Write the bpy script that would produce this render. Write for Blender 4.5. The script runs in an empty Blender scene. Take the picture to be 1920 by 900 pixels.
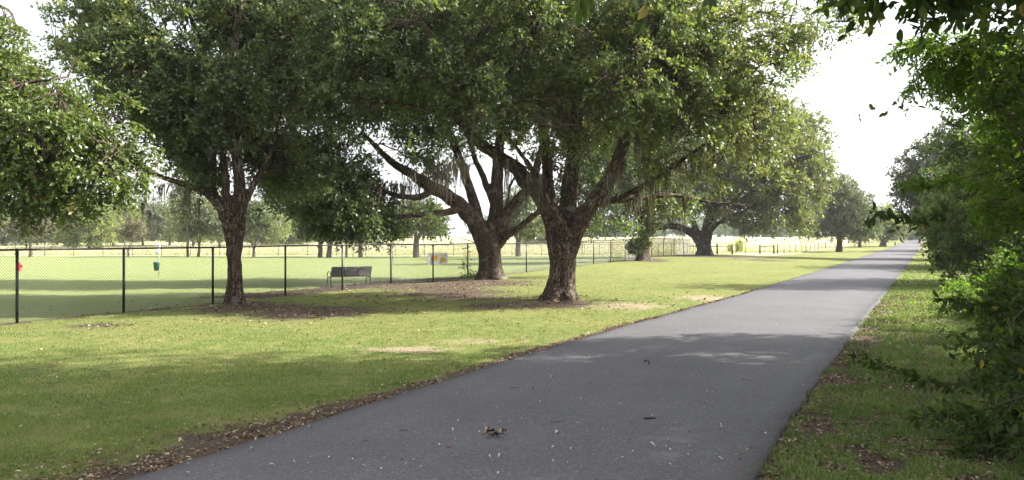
import bpy, math, random
import numpy as np
from mathutils import Vector, noise as mnoise

R = math.radians
rng = np.random.default_rng(7)
random.seed(7)
sc = bpy.context.scene
COL = sc.collection
F, CH, HZ = 1494.0, 1.75, 447.0          # focal length in photo pixels, eye height, horizon row

# ------------------------------------------------------------------ terrain
def hash2(ix, iy, seed):
    h = (ix.astype(np.int64) * 374761393 + iy.astype(np.int64) * 668265263 + seed * 1442695041) & 0xffffffff
    h = ((h ^ (h >> 13)) * 1274126177) & 0xffffffff
    h = h ^ (h >> 16)
    return (h & 0xffffff) / float(0xffffff)
def vnoise(x, y, seed=0):
    x = np.asarray(x, float); y = np.asarray(y, float)
    ix = np.floor(x).astype(np.int64); iy = np.floor(y).astype(np.int64)
    fx = x - ix; fy = y - iy
    fx = fx * fx * (3 - 2 * fx); fy = fy * fy * (3 - 2 * fy)
    a = hash2(ix, iy, seed); b = hash2(ix + 1, iy, seed)
    c = hash2(ix, iy + 1, seed); d = hash2(ix + 1, iy + 1, seed)
    return (a * (1 - fx) + b * fx) * (1 - fy) + (c * (1 - fx) + d * fx) * fy
def fbm(x, y, seed=0, oct=4):
    s = 0; a = .5; t = 0
    x = np.asarray(x, float); y = np.asarray(y, float)
    for k in range(oct):
        s = s + a * vnoise(x * 2 ** k, y * 2 ** k, seed + k); t += a; a *= .5
    return s / t
def sst(a, b, x):
    t = np.clip((np.asarray(x, float) - a) / (b - a), 0, 1); return t * t * (3 - 2 * t)

PL = np.array([(-20, -15.0), (0, -5.4), (5.77, -2.66), (12, .36), (16.2, 2.55), (24.2, 6.95), (44.3, 17.3), (93, 42.3), (290, 144.5), (520, 264)])
PR = np.array([(-20, -11.4), (0, -1.2), (5.77, 1.74), (11.22, 4.51), (16.2, 7.08), (24.2, 11.3), (44.3, 21.8), (93, 47.1), (290, 150.0), (520, 270)])
def path_l(d): return np.interp(d, PL[:, 0], PL[:, 1])
def path_r(d): return np.interp(d, PR[:, 0], PR[:, 1])
def fence_x(d): return -10.15 + .44 * (np.asarray(d, float) - 16.34)
def ground_h(x, y):
    x = np.asarray(x, float); y = np.asarray(y, float)
    h = .24 * np.exp(-(((x - 15) / 14) ** 2 + ((y - 66) / 22) ** 2))
    h = h + .10 * np.exp(-(((x - 1) / 5) ** 2 + ((y - 24) / 6) ** 2))      # the roots' mound under the oaks
    inside = sst(.3, 4, fence_x(y) - x)
    h = h - inside * .12 * sst(10, 60, y) - .10 * sst(55, 90, y) * inside
    h = h + 3.4 * sst(100, 420, y)
    pc = (path_l(y) + path_r(y)) / 2
    near = np.exp(-((x - pc) / 5.0) ** 2)
    right = sst(2.0, 6, x - path_r(y))
    h = h + right * .25
    w = (fbm(x * .25, y * .25, 3, 3) - .5) * .12
    w = w * sst(0.3, 3, np.abs(x - pc) - (path_r(y) - path_l(y)) / 2)
    h = h + w
    h = h * (1 - near * sst(140, 60, y))
    return h
def gh(x, y): return float(ground_h(x, y))
def U(px, py, d): return np.array([(px - 960) * d / F, d, CH - (py - HZ) * d / F])
def G(px, d): x = (px - 960) * d / F; return np.array([x, d, gh(x, d)])

# ------------------------------------------------------------------ object helpers
def link(o, parent=None):
    COL.objects.link(o)
    if parent is not None: o.parent = parent
    return o
def tag(o, label=None, cat=None, group=None, kind=None):
    if label: o['label'] = label
    if cat: o['category'] = cat
    if group: o['group'] = group
    if kind: o['kind'] = kind
    return o
def thing(name, label, cat, loc=(0, 0, 0), group=None, rz=0.0):
    o = bpy.data.objects.new(name, None); o.empty_display_size = .3
    o.location = tuple(float(v) for v in loc); o.rotation_euler = (0, 0, rz)
    COL.objects.link(o)
    return tag(o, label, cat, group)
def mesh(name, v, f, mat, parent=None, attrs=None, smooth=False, origin=None):
    """v (N,3) floats, f: list of (M,k) int arrays or one array; world coordinates, local when parent sits at origin"""
    v = np.asarray(v, np.float32)
    if origin is None and parent is not None: origin = np.array(parent.location, np.float32)
    if origin is not None: v = v - np.asarray(origin, np.float32)
    fs = f if isinstance(f, list) else [f]
    fs = [np.asarray(a, np.int32) for a in fs if len(a)]
    me = bpy.data.meshes.new(name)
    me.vertices.add(len(v)); me.vertices.foreach_set('co', v.ravel())
    nl = sum(a.size for a in fs); nf = sum(len(a) for a in fs)
    me.loops.add(nl); me.polygons.add(nf)
    me.loops.foreach_set('vertex_index', np.concatenate([a.ravel() for a in fs]))
    tot = np.concatenate([np.full(len(a), a.shape[1], np.int32) for a in fs])
    st = np.concatenate([[0], np.cumsum(tot)[:-1]]).astype(np.int32)
    me.polygons.foreach_set('loop_start', st)
    me.polygons.foreach_set('loop_total', tot)
    if smooth: me.polygons.foreach_set('use_smooth', np.ones(nf, bool))
    me.update(calc_edges=True)
    for k, a in (attrs or {}).items():
        a = np.asarray(a, np.float32)
        if a.ndim == 1:
            at = me.attributes.new(k, 'FLOAT', 'POINT'); at.data.foreach_set('value', a)
        else:
            at = me.attributes.new(k, 'FLOAT_VECTOR', 'POINT'); at.data.foreach_set('vector', a.ravel())
    me.materials.append(mat)
    o = bpy.data.objects.new(name, me)
    if parent is None and origin is not None: o.location = tuple(float(x) for x in origin)
    return link(o, parent)

class MB:
    """collects tubes, boxes and the like into one mesh"""
    def __init__(s): s.v = []; s.q = []; s.t = []; s.n = 0
    def add(s, v, q=None, t=None):
        v = np.asarray(v, float)
        if q is not None and len(q): s.q.append(np.asarray(q, int) + s.n)
        if t is not None and len(t): s.t.append(np.asarray(t, int) + s.n)
        s.v.append(v); s.n += len(v)
    def tube(s, pts, rad, sides=6, cap=True, lobes=None):
        pts = np.asarray(pts, float); n = len(pts)
        rad = np.broadcast_to(np.asarray(rad, float), (n,))
        T = np.gradient(pts, axis=0); T /= np.linalg.norm(T, axis=1)[:, None] + 1e-9
        ref = np.array([0, 0, 1.0]) if abs(T[0, 2]) < .8 else np.array([1.0, 0, 0])
        u = np.cross(T[0], ref); u /= np.linalg.norm(u)
        ang = np.arange(sides) * 2 * math.pi / sides
        vs = []
        for i in range(n):
            u = u - T[i] * np.dot(u, T[i]); u /= np.linalg.norm(u) + 1e-9
            w = np.cross(T[i], u)
            r = rad[i] * (lobes(ang, i) if lobes else np.ones(sides))
            vs.append(pts[i] + (np.cos(ang) * r)[:, None] * u + (np.sin(ang) * r)[:, None] * w)
        v = np.concatenate(vs)
        i = np.arange(n - 1)[:, None]; j = np.arange(sides)[None]
        q = np.stack([i * sides + j, i * sides + (j + 1) % sides, (i + 1) * sides + (j + 1) % sides, (i + 1) * sides + j], -1).reshape(-1, 4)
        t = None
        if cap:
            v = np.concatenate([v, pts[:1], pts[-1:]]); a = n * sides; jj = np.arange(sides)
            t = np.concatenate([np.stack([np.full(sides, a), (jj + 1) % sides, jj], -1),
                                np.stack([np.full(sides, a + 1), (n - 1) * sides + jj, (n - 1) * sides + (jj + 1) % sides], -1)])
        s.add(v, q, t)
    def box(s, c, sx, sy, sz, rz=0.0, rx=0.0):
        k = np.array([(x, y, z) for x in (-.5, .5) for y in (-.5, .5) for z in (-.5, .5)]) * (sx, sy, sz)
        cx, sxn = math.cos(rx), math.sin(rx)
        k = k @ np.array([[1, 0, 0], [0, cx, sxn], [0, -sxn, cx]])
        cz, sn = math.cos(rz), math.sin(rz)
        k = k @ np.array([[cz, sn, 0], [-sn, cz, 0], [0, 0, 1]])
        s.add(k + np.asarray(c, float), [(0, 1, 3, 2), (4, 6, 7, 5), (0, 4, 5, 1), (2, 3, 7, 6), (0, 2, 6, 4), (1, 5, 7, 3)])
    def lathe(s, c, prof, sides=20):
        c = np.asarray(c, float); a = np.arange(sides) * 2 * math.pi / sides
        v = np.concatenate([np.stack([np.cos(a) * r, np.sin(a) * r, np.full(sides, z)], -1) for r, z in prof]) + c
        n = len(prof); i = np.arange(n - 1)[:, None]; j = np.arange(sides)[None]
        q = np.stack([i * sides + j, i * sides + (j + 1) % sides, (i + 1) * sides + (j + 1) % sides, (i + 1) * sides + j], -1).reshape(-1, 4)
        s.add(v, q)
    def build(s, name, mat, parent=None, smooth=False, origin=None, attrs=None):
        v = np.concatenate(s.v)
        fs = []
        if s.q: fs.append(np.concatenate(s.q))
        if s.t: fs.append(np.concatenate(s.t))
        return mesh(name, v, fs, mat, parent, attrs, smooth, origin)

# ------------------------------------------------------------------ materials
def new_mat(name):
    m = bpy.data.materials.new(name); m.use_nodes = True
    nt = m.node_tree; nt.nodes.clear()
    out = nt.nodes.new('ShaderNodeOutputMaterial')
    return m, nt, out
def N(nt, t, **kw):
    n = nt.nodes.new(t)
    for k, v in kw.items():
        if k.startswith('i_'): n.inputs[k[2:].replace('_', ' ')].default_value = v
        else: setattr(n, k, v)
    return n
def ramp(nt, fac, stops, interp='LINEAR'):
    n = nt.nodes.new('ShaderNodeValToRGB'); cr = n.color_ramp; cr.interpolation = interp
    while len(cr.elements) < len(stops): cr.elements.new(.5)
    for e, (p, c) in zip(cr.elements, stops):
        e.position = p; e.color = (*c, 1) if len(c) == 3 else c
    nt.links.new(fac, n.inputs[0]); return n.outputs[0]
def mixc(nt, fac, a, b, mode='MIX'):
    n = nt.nodes.new('ShaderNodeMix'); n.data_type = 'RGBA'; n.blend_type = mode
    for s, val in ((n.inputs[0], fac), (n.inputs[6], a), (n.inputs[7], b)):
        if hasattr(val, 'is_linked') or isinstance(val, bpy.types.NodeSocket): nt.links.new(val, s)
        elif isinstance(val, (int, float)): s.default_value = val
        else: s.default_value = (*val, 1)
    return n.outputs[2]
def math_(nt, op, a, b=0.0, clamp=False):
    n = nt.nodes.new('ShaderNodeMath'); n.operation = op; n.use_clamp = clamp
    for s, val in ((n.inputs[0], a), (n.inputs[1], b)):
        if isinstance(val, bpy.types.NodeSocket): nt.links.new(val, s)
        else: s.default_value = val
    return n.outputs[0]
def noise_(nt, vec, scale, detail=4, rough=.55, out=0):
    n = N(nt, 'ShaderNodeTexNoise'); n.inputs['Scale'].default_value = scale
    n.inputs['Detail'].default_value = detail; n.inputs['Roughness'].default_value = rough
    nt.links.new(vec, n.inputs['Vector']); return n.outputs[out]
def bump_(nt, h, strength, dist, prev=None):
    b = N(nt, 'ShaderNodeBump'); b.inputs['Strength'].default_value = strength; b.inputs['Distance'].default_value = dist
    nt.links.new(h, b.inputs['Height'])
    if prev is not None: nt.links.new(prev, b.inputs['Normal'])
    return b.outputs[0]
def attr(nt, name, vec=False):
    n = N(nt, 'ShaderNodeAttribute'); n.attribute_name = name; return n.outputs['Vector' if vec else 'Fac']

def leaf_mat(name, stops, trans=.35, rough=.42, spec=.5, tgain=1.5):
    m, nt, out = new_mat(name)
    c = ramp(nt, attr(nt, 'tint'), stops)
    p = N(nt, 'ShaderNodeBsdfPrincipled'); p.inputs['Roughness'].default_value = rough
    p.inputs['Specular IOR Level'].default_value = spec
    nt.links.new(c, p.inputs['Base Color'])
    t = N(nt, 'ShaderNodeBsdfTranslucent')
    tc = mixc(nt, 1.0, c, (tgain * 1.05, tgain * 1.15, tgain * .45), 'MULTIPLY'); nt.links.new(tc, t.inputs['Color'])
    mx = N(nt, 'ShaderNodeMixShader'); mx.inputs[0].default_value = trans
    nt.links.new(p.outputs[0], mx.inputs[1]); nt.links.new(t.outputs[0], mx.inputs[2])
    nt.links.new(mx.outputs[0], out.inputs[0]); return m
def plain(name, col, rough=.6, metal=0.0, spec=.5, var=.0, scale=8.0, bump=0.0):
    m, nt, out = new_mat(name)
    p = N(nt, 'ShaderNodeBsdfPrincipled'); p.inputs['Roughness'].default_value = rough
    p.inputs['Metallic'].default_value = metal; p.inputs['Specular IOR Level'].default_value = spec
    tc = N(nt, 'ShaderNodeTexCoord').outputs['Object']
    nz = noise_(nt, tc, scale, 5)
    lo = tuple(max(0, x * (1 - var)) for x in col); hi = tuple(min(1, x * (1 + var)) for x in col)
    nt.links.new(ramp(nt, nz, [(.3, lo), (.7, hi)]), p.inputs['Base Color'])
    if bump: nt.links.new(bump_(nt, nz, .6, bump), p.inputs['Normal'])
    nt.links.new(p.outputs[0], out.inputs[0]); return m
def bark_mat(name, dark, mid, light, lichen=(.3, .31, .26)):
    m, nt, out = new_mat(name)
    p = N(nt, 'ShaderNodeBsdfPrincipled'); p.inputs['Roughness'].default_value = .9
    p.inputs['Specular IOR Level'].default_value = .2
    v = attr(nt, 'bark', True)
    n1 = noise_(nt, v, 15, 5, .65)
    vo = N(nt, 'ShaderNodeTexVoronoi'); vo.feature = 'DISTANCE_TO_EDGE'; vo.inputs['Scale'].default_value = 15
    wv = N(nt, 'ShaderNodeVectorMath'); wv.operation = 'ADD'
    nc = N(nt, 'ShaderNodeTexNoise'); nc.inputs['Scale'].default_value = 9; nt.links.new(v, nc.inputs['Vector'])
    sc_ = N(nt, 'ShaderNodeVectorMath'); sc_.operation = 'SCALE'; sc_.inputs['Scale'].default_value = .12
    nt.links.new(nc.outputs['Color'], sc_.inputs[0]); nt.links.new(v, wv.inputs[0]); nt.links.new(sc_.outputs[0], wv.inputs[1])
    nt.links.new(wv.outputs[0], vo.inputs['Vector'])
    crack = ramp(nt, vo.outputs['Distance'], [(0, (0, 0, 0)), (.16, (1, 1, 1))])
    c = ramp(nt, n1, [(.3, dark), (.52, mid), (.75, light)])
    c = mixc(nt, crack, tuple(x * .42 for x in dark), c)
    ob = N(nt, 'ShaderNodeTexCoord').outputs['Object']
    lm = ramp(nt, noise_(nt, ob, 2.3, 6, .6), [(.56, (0, 0, 0)), (.68, (.55, .55, .55))])
    c = mixc(nt, lm, c, lichen)
    nt.links.new(c, p.inputs['Base Color'])
    h = math_(nt, 'ADD', math_(nt, 'MULTIPLY', n1, .6), math_(nt, 'MULTIPLY', crack, .7))
    nt.links.new(bump_(nt, h, 1.0, .055), p.inputs['Normal'])
    nt.links.new(p.outputs[0], out.inputs[0]); return m

M = {}
M['oak'] = leaf_mat('oak_leaf', [(0, (.038, .058, .028)), (.35, (.072, .104, .047)), (.75, (.118, .158, .066)), (.95, (.19, .21, .08)), (1, (.26, .19, .07))], .38, .40, .6)
M['oaklit'] = leaf_mat('oak_leaf_sunlit_look', [(0, (.06, .08, .034)), (.4, (.11, .135, .055)), (.8, (.17, .19, .08)), (1, (.26, .24, .08))], .36, .4, .6)  # paler copy of the oak leaf, sunlight put into its colour
M['broad'] = leaf_mat('broad_leaf', [(0, (.062, .084, .030)), (.5, (.112, .148, .054)), (.93, (.12, .17, .035)), (1, (.25, .10, .05))], .36, .4, .6)
M['near'] = leaf_mat('near_leaf', [(0, (.026, .045, .012)), (.5, (.056, .092, .022)), (.9, (.11, .155, .034)), (1, (.22, .18, .04))], .45, .5, .25, 1.8)
M['bright'] = leaf_mat('bright_leaf', [(0, (.06, .11, .015)), (.5, (.11, .19, .026)), (1, (.17, .24, .045))], .42, .5, .3, 1.5)  # leaf colour brightened in place of sun shining through
M['grey'] = leaf_mat('greygreen_leaf', [(0, (.055, .07, .038)), (.5, (.10, .122, .068)), (1, (.16, .18, .095))], .3, .5, .4)
M['far'] = leaf_mat('far_leaf', [(0, (.085, .11, .04)), (.5, (.16, .19, .07)), (1, (.26, .28, .11))], .4, .6, .3)
M['farb'] = leaf_mat('far_twig_leaf', [(0, (.10, .085, .07)), (.5, (.17, .15, .12)), (1, (.23, .21, .15))], .3, .6, .2)
M['farbl'] = leaf_mat('distant_wood_leaf', [(0, (.05, .08, .045)), (.5, (.08, .12, .06)), (1, (.13, .17, .08))], .3, .6, .2)
M['grass'] = leaf_mat('grass_blade', [(0, (.068, .130, .026)), (.4, (.112, .180, .040)), (.7, (.195, .225, .072)), (1, (.34, .29, .17))], .36, .5, .35, 1.35)
M['pasture'] = leaf_mat('pasture_blade', [(0, (.26, .28, .16)), (.5, (.38, .37, .25)), (1, (.46, .40, .32))], .35, .6, .2, 1.2)
M['litter'] = leaf_mat('dry_leaf', [(0, (.06, .035, .02)), (.4, (.16, .10, .06)), (.8, (.30, .23, .16)), (1, (.48, .42, .34))], .12, .7, .25, 1.0)
M['moss'] = leaf_mat('spanish_moss', [(0, (.085, .075, .06)), (.6, (.16, .145, .12)), (1, (.26, .24, .20))], .25, .8, .1, 1.1)
M['oakbark'] = bark_mat('oak_bark', (.062, .042, .031), (.135, .098, .074), (.25, .20, .165))
M['twig'] = plain('twig_bark', (.075, .055, .04), .85, 0, .2, .4, 12)
M['stem'] = plain('green_stem', (.07, .08, .03), .7, 0, .3, .3, 12)
M['farbark'] = plain('far_bark', (.12, .10, .085), .9, 0, .2, .3, 4)
M['fencemetal'] = plain('black_vinyl', (.010, .012, .012), .45, 0, .5, .2, 20)
M['galv'] = plain('dark_far_metal', (.05, .06, .055), .6, 0, .4, .2, 20)
M['benchmetal'] = plain('bench_metal', (.012, .03, .022), .4, .0, .5, .2, 20)
M['benchslat'] = plain('bench_slat', (.05, .041, .036), .65, 0, .4, .3, 14, .003)
M['fencewood'] = plain('fence_wood', (.10, .075, .055), .85, 0, .2, .4, 9, .01)
M['bin'] = plain('teal_plastic', (.03, .11, .125), .5, 0, .5, .2, 9)
M['white'] = plain('white_sheet', (.88, .89, .89), .55, 0, .4, .04, 5)
M['orange'] = plain('orange_print', (.95, .5, .02), .55, 0, .4, .12, 14)
M['yellow'] = plain('yellow_print', (.85, .52, .07), .55, 0, .4, .2, 20)
M['black'] = plain('black_ink', (.02, .02, .025), .6, 0, .3, .1, 9)
M['red'] = plain('hydrant_red', (.55, .025, .02), .4, 0, .5, .12, 14)
M['greymetal'] = plain('grey_post', (.35, .36, .36), .5, 0, .5, .1, 9)
M['traffic'] = plain('traffic_orange', (.8, .14, .03), .5, 0, .5, .1, 9)

def ground_material():
    m, nt, out = new_mat('ground_soil_and_turf')
    ob = N(nt, 'ShaderNodeTexCoord').outputs['Object']
    p = N(nt, 'ShaderNodeBsdfPrincipled'); p.inputs['Roughness'].default_value = .92; p.inputs['Specular IOR Level'].default_value = .15
    fine = noise_(nt, ob, 38, 6, .7); mid = noise_(nt, ob, 3.2, 6, .62); big = noise_(nt, ob, .35, 5, .6)
    g1 = ramp(nt, fine, [(.25, (.06, .085, .022)), (.5, (.105, .145, .035)), (.75, (.17, .20, .07))])
    g2 = ramp(nt, fine, [(.25, (.12, .125, .035)), (.5, (.19, .19, .06)), (.8, (.30, .27, .13))])
    g = mixc(nt, ramp(nt, mid, [(.42, (0, 0, 0)), (.66, (1, 1, 1))]), g1, g2)
    g = mixc(nt, ramp(nt, big, [(.4, (0, 0, 0)), (.62, (.6, .6, .6))]), g, g2)
    park = ramp(nt, fine, [(.25, (.13, .175, .062)), (.5, (.19, .24, .09)), (.8, (.27, .30, .14))])
    park = mixc(nt, ramp(nt, mid, [(.4, (0, 0, 0)), (.7, (.7, .7, .7))]), park, (.26, .26, .12))
    park = mixc(nt, ramp(nt, noise_(nt, ob, .12, 6, .65), [(.4, (0, 0, 0)), (.65, (.8, .8, .8))]), park, (.22, .26, .10))
    g = mixc(nt, attr(nt, 'park'), g, park)
    soil = ramp(nt, fine, [(.3, (.035, .026, .02)), (.5, (.085, .062, .046)), (.64, (.15, .115, .085)), (.80, (.30, .25, .20))])
    tan = ramp(nt, fine, [(.3, (.20, .15, .10)), (.55, (.34, .26, .19)), (.8, (.48, .40, .30))])
    dm = math_(nt, 'ADD', attr(nt, 'dirt'), math_(nt, 'MULTIPLY', math_(nt, 'SUBTRACT', mid, .5), 1.5))
    dm = ramp(nt, dm, [(.36, (0, 0, 0)), (.60, (1, 1, 1))])
    c = mixc(nt, dm, g, soil)
    tm = math_(nt, 'ADD', attr(nt, 'thatch'), math_(nt, 'MULTIPLY', math_(nt, 'SUBTRACT', mid, .5), 1.3))
    c = mixc(nt, ramp(nt, tm, [(.38, (0, 0, 0)), (.72, (.9, .9, .9))]), c, tan)
    past = ramp(nt, mid, [(.3, (.38, .39, .20)), (.5, (.48, .45, .29)), (.7, (.54, .45, .37))])
    c = mixc(nt, attr(nt, 'pasture'), c, past)
    nt.links.new(c, p.inputs['Base Color'])
    h = math_(nt, 'ADD', fine, math_(nt, 'MULTIPLY', mid, .8))
    nt.links.new(bump_(nt, h, .8, .05), p.inputs['Normal'])
    nt.links.new(p.outputs[0], out.inputs[0]); return m
M['ground'] = ground_material()

def asphalt_material():
    m, nt, out = new_mat('asphalt')
    ob = N(nt, 'ShaderNodeTexCoord').outputs['Object']
    p = N(nt, 'ShaderNodeBsdfPrincipled'); p.inputs['Specular IOR Level'].default_value = .4
    fine = noise_(nt, ob, 150, 3, .7)
    vo = N(nt, 'ShaderNodeTexVoronoi'); vo.inputs['Scale'].default_value = 60; nt.links.new(ob, vo.inputs['Vector'])
    mid = noise_(nt, ob, 14, 5, .65); big = noise_(nt, ob, .7, 4, .6)
    c = ramp(nt, fine, [(.3, (.052, .051, .057)), (.52, (.090, .088, .097)), (.72, (.165, .162, .172))])
    st = ramp(nt, vo.outputs['Color'], [(.0, (.75, .75, .75)), (.75, (1, 1, 1)), (.93, (1.65, 1.65, 1.62))])
    c = mixc(nt, 1.0, c, st, 'MULTIPLY')
    c = mixc(nt, 1.0, c, ramp(nt, mid, [(.3, (.86, .86, .86)), (.7, (1.12, 1.12, 1.12))]), 'MULTIPLY')
    c = mixc(nt, 1.0, c, ramp(nt, big, [(.3, (.86, .86, .87)), (.7, (1.13, 1.12, 1.11))]), 'MULTIPLY')
    c = mixc(nt, ramp(nt, attr(nt, 'edge'), [(.0, (0, 0, 0)), (1, (.85, .85, .85))]), c, (.030, .028, .03))
    nt.links.new(c, p.inputs['Base Color'])
    nt.links.new(ramp(nt, mid, [(.3, (.62, .62, .62)), (.7, (.85, .85, .85))]), p.inputs['Roughness'])
    h = math_(nt, 'ADD', fine, vo.outputs['Distance'])
    nt.links.new(bump_(nt, h, .6, .006), p.inputs['Normal'])
    nt.links.new(p.outputs[0], out.inputs[0]); return m
M['asphalt'] = asphalt_material()

# ------------------------------------------------------------------ ground masks
def gauss(x, y, cx, cy, rx, ry, a=1.0): return a * np.exp(-(((x - cx) / rx) ** 2 + ((y - cy) / ry) ** 2))
DIRT = []   # (px, py, rx_px, ry_px, amount) patches read off the photograph's lawn
for px, py, rx, ry, a in ((445, 577, 75, 12, 1.), (580, 586, 150, 14, .95), (830, 540, 180, 10, .9), (900, 534, 120, 12, .95), (700, 556, 100, 8, .5), (520, 578, 90, 9, .8), (850, 553, 120, 8, .9),
                          (1048, 572, 75, 9, .9), (950, 577, 110, 8, .8), (880, 562, 130, 8, .7), (1320, 483, 100, 6, 1.), (1206, 491, 40, 5, .9), (1430, 492, 90, 4, .6),
                          (180, 612, 100, 7, .6), (100, 690, 90, 8, .45), (300, 668, 120, 6, .4), (610, 720, 90, 8, .35), (1660, 560, 30, 10, .5), (1700, 640, 60, 14, .6)):
    d = F * CH / (py - HZ)
    DIRT.append(((px - 960) * d / F, d, rx * d / F, max(.35, ry * d * d / (F * CH)), a))
THATCH = []
for px, py, rx, ry, a in ((770, 655, 120, 9, .85), (900, 640, 120, 8, .6), (250, 640, 130, 8, .45), (640, 650, 60, 6, .4), (1180, 575, 110, 10, .7), (1330, 560, 90, 8, .75), (1250, 596, 60, 6, .5),
                          (420, 672, 180, 9, .4), (120, 672, 90, 6, .35), (1020, 610, 160, 10, .3), (960, 588, 70, 5, .4), (300, 650, 150, 8, .25), (1640, 570, 60, 14, .35)):
    d = F * CH / (py - HZ)
    THATCH.append(((px - 960) * d / F, d, rx * d / F, max(.35, ry * d * d / (F * CH)), a))
def masks(x, y):
    x = np.asarray(x, float); y = np.asarray(y, float)
    n = fbm(x * 1.3, y * 1.3, 11, 4) - .5
    dirt = np.zeros_like(x)
    for p in DIRT: dirt = np.maximum(dirt, gauss(x, y, *p))
    el = path_l(y) - x; er = x - path_r(y)
    near = sst(30, 9, y)
    dirt = np.maximum(dirt, (1 - sst(.02, .16 + .6 * near * near + .9 * sst(10, 6, y), el)) * (el > 0) * (.55 + .45 * near))
    dirt = np.maximum(dirt, (1 - sst(.05, .35 + 1.0 * near, er)) * (er > 0) * (.45 + .5 * near))
    dirt = np.maximum(dirt, (er > 0) * (.40 + .28 * sst(11, 7, y)) * sst(24, 14, y))
    dirt = np.maximum(dirt, (er > 2.6) * .55)
    dirt = np.maximum(dirt, gauss(x - fence_x(y), 0, 0, 0, .22, 1, .85) * (y < 62))
    band = ((fence_x(y) - x) > .1) & ((fence_x(y) - x) < 2.3) & (y > 23) & (y < 36)
    dirt = np.maximum(dirt, band * .75)
    thatch = np.zeros_like(x)
    for p in THATCH: thatch = np.maximum(thatch, gauss(x, y, *p))
    beyond = sst(88.5, 91, y + 0 * x) * (x < path_l(y) - 14)
    right_field = (y > 78) & (x > 24) & (x < path_l(y) - 9)
    pasture = np.maximum(beyond, right_field * 1.0)
    pasture = np.maximum(pasture, sst(240, 300, y))
    park = sst(0, .4, fence_x(y) - x) * (1 - pasture)
    return np.clip(dirt + n * .5 * (dirt > .05), 0, 1), np.clip(thatch, 0, 1), pasture, park

def build_ground():
    def axis(lo, hi, near, n):   # spacing grows with distance from zero
        t = np.linspace(-1, 1, n); k = 5.2
        s = np.sinh(k * t) / math.sinh(k); return np.where(s < 0, -s * lo, s * hi)
    xs = axis(-900, 1100, 0, 420)
    yy = np.sinh(4.6 * np.linspace(0, 1, 460)) / math.sinh(4.6) * 1500 + 3
    yy = np.concatenate([[-60, -30, -12, -4, 0], yy])
    X, Y = np.meshgrid(xs, yy)
    X = X + Y * .12                      # follows the view a little so detail lies where it is seen
    Z = ground_h(X, Y)
    X, Y, Z = X.ravel(), Y.ravel(), Z.ravel()
    nx = len(xs); ny = len(yy)
    i = np.arange(ny - 1)[:, None]; j = np.arange(nx - 1)[None]
    q = np.stack([i * nx + j, i * nx + j + 1, (i + 1) * nx + j + 1, (i + 1) * nx + j], -1).reshape(-1, 4)
    d, t, ps, pk = masks(X, Y)
    o = mesh('ground', np.stack([X, Y, Z], -1), q, M['ground'], attrs={'dirt': d, 'thatch': t, 'pasture': ps, 'park': pk}, smooth=True)
    tag(o, 'mown green lawn and rough pasture with worn brown patches', 'ground', kind='structure')
build_ground()

def build_path():
    ds = np.concatenate([np.arange(-12, 40, .12), np.arange(40, 120, .6), np.arange(120, 420, 4)])
    L = path_l(ds) + (fbm(ds * 1.7, ds * 0, 21, 4) - .5) * .16; Rr = path_r(ds) + (fbm(ds * 1.7, ds * 0, 31, 4) - .5) * .12
    cols = np.array([0, 0, .02, .06, .2, .5, .8, .94, .98, 1, 1]); edge = np.array([1, 1, .55, .1, 0, 0, 0, .2, .7, 1, 1])
    n = len(cols); V = []
    top = .045; 
    zg = ground_h(path_l(ds) * .5 + path_r(ds) * .5, ds)
    for k, c in enumerate(cols):
        x = L + (Rr - L) * c
        z = zg + top + .02 * (1 - (2 * c - 1) ** 2)
        if k in (0, n - 1): z = zg - .06; x = x + (-.03 if k == 0 else .03)
        V.append(np.stack([x, ds, z], -1))
    V = np.stack(V, 1).reshape(-1, 3)
    i = np.arange(len(ds) - 1)[:, None]; j = np.arange(n - 1)[None]
    q = np.stack([i * n + j, i * n + j + 1, (i + 1) * n + j + 1, (i + 1) * n + j], -1).reshape(-1, 4)
    o = mesh('path', V, q, M['asphalt'], attrs={'edge': np.tile(edge, len(ds))}, smooth=False)
    tag(o, 'straight dark asphalt path running to the horizon', 'path', kind='structure')
build_path()

# ------------------------------------------------------------------ scattered blades and leaves
def blades(name, x, y, hgt, wid, tint, mat, label, cat, lean=.5, kind='stuff', z0=None, flop=0):
    n = len(x); z = ground_h(x, y) if z0 is None else z0
    a = rng.uniform(0, 2 * math.pi, n); b = rng.uniform(0, 2 * math.pi, n)
    le = np.abs(rng.normal(0, lean, n))
    base = np.stack([x, y, z - .004], -1)
    sd = np.stack([np.cos(a), np.sin(a), 0 * a], -1) * (wid / 2)[:, None]
    ld = np.stack([np.cos(b), np.sin(b), 0 * b], -1)
    up = np.array([0, 0, 1.0])
    m1 = base + up * (hgt * .55)[:, None] + ld * (hgt * le * .35)[:, None]
    m2 = base + up * (hgt * (1 - .25 * np.minimum(le, 1.6)))[:, None] + ld * (hgt * le)[:, None]
    V = np.stack([base - sd, base + sd, m1 + sd * .7, m1 - sd * .7, m2], 1).reshape(-1, 3)
    k = np.arange(n)[:, None] * 5
    q = k + np.array([[0, 1, 2, 3]]); t = k + np.array([[3, 2, 4]])
    o = mesh(name, V, [q, t], mat, attrs={'tint': np.repeat(tint, 5)})
    return tag(o, label, cat, kind=kind)

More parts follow.
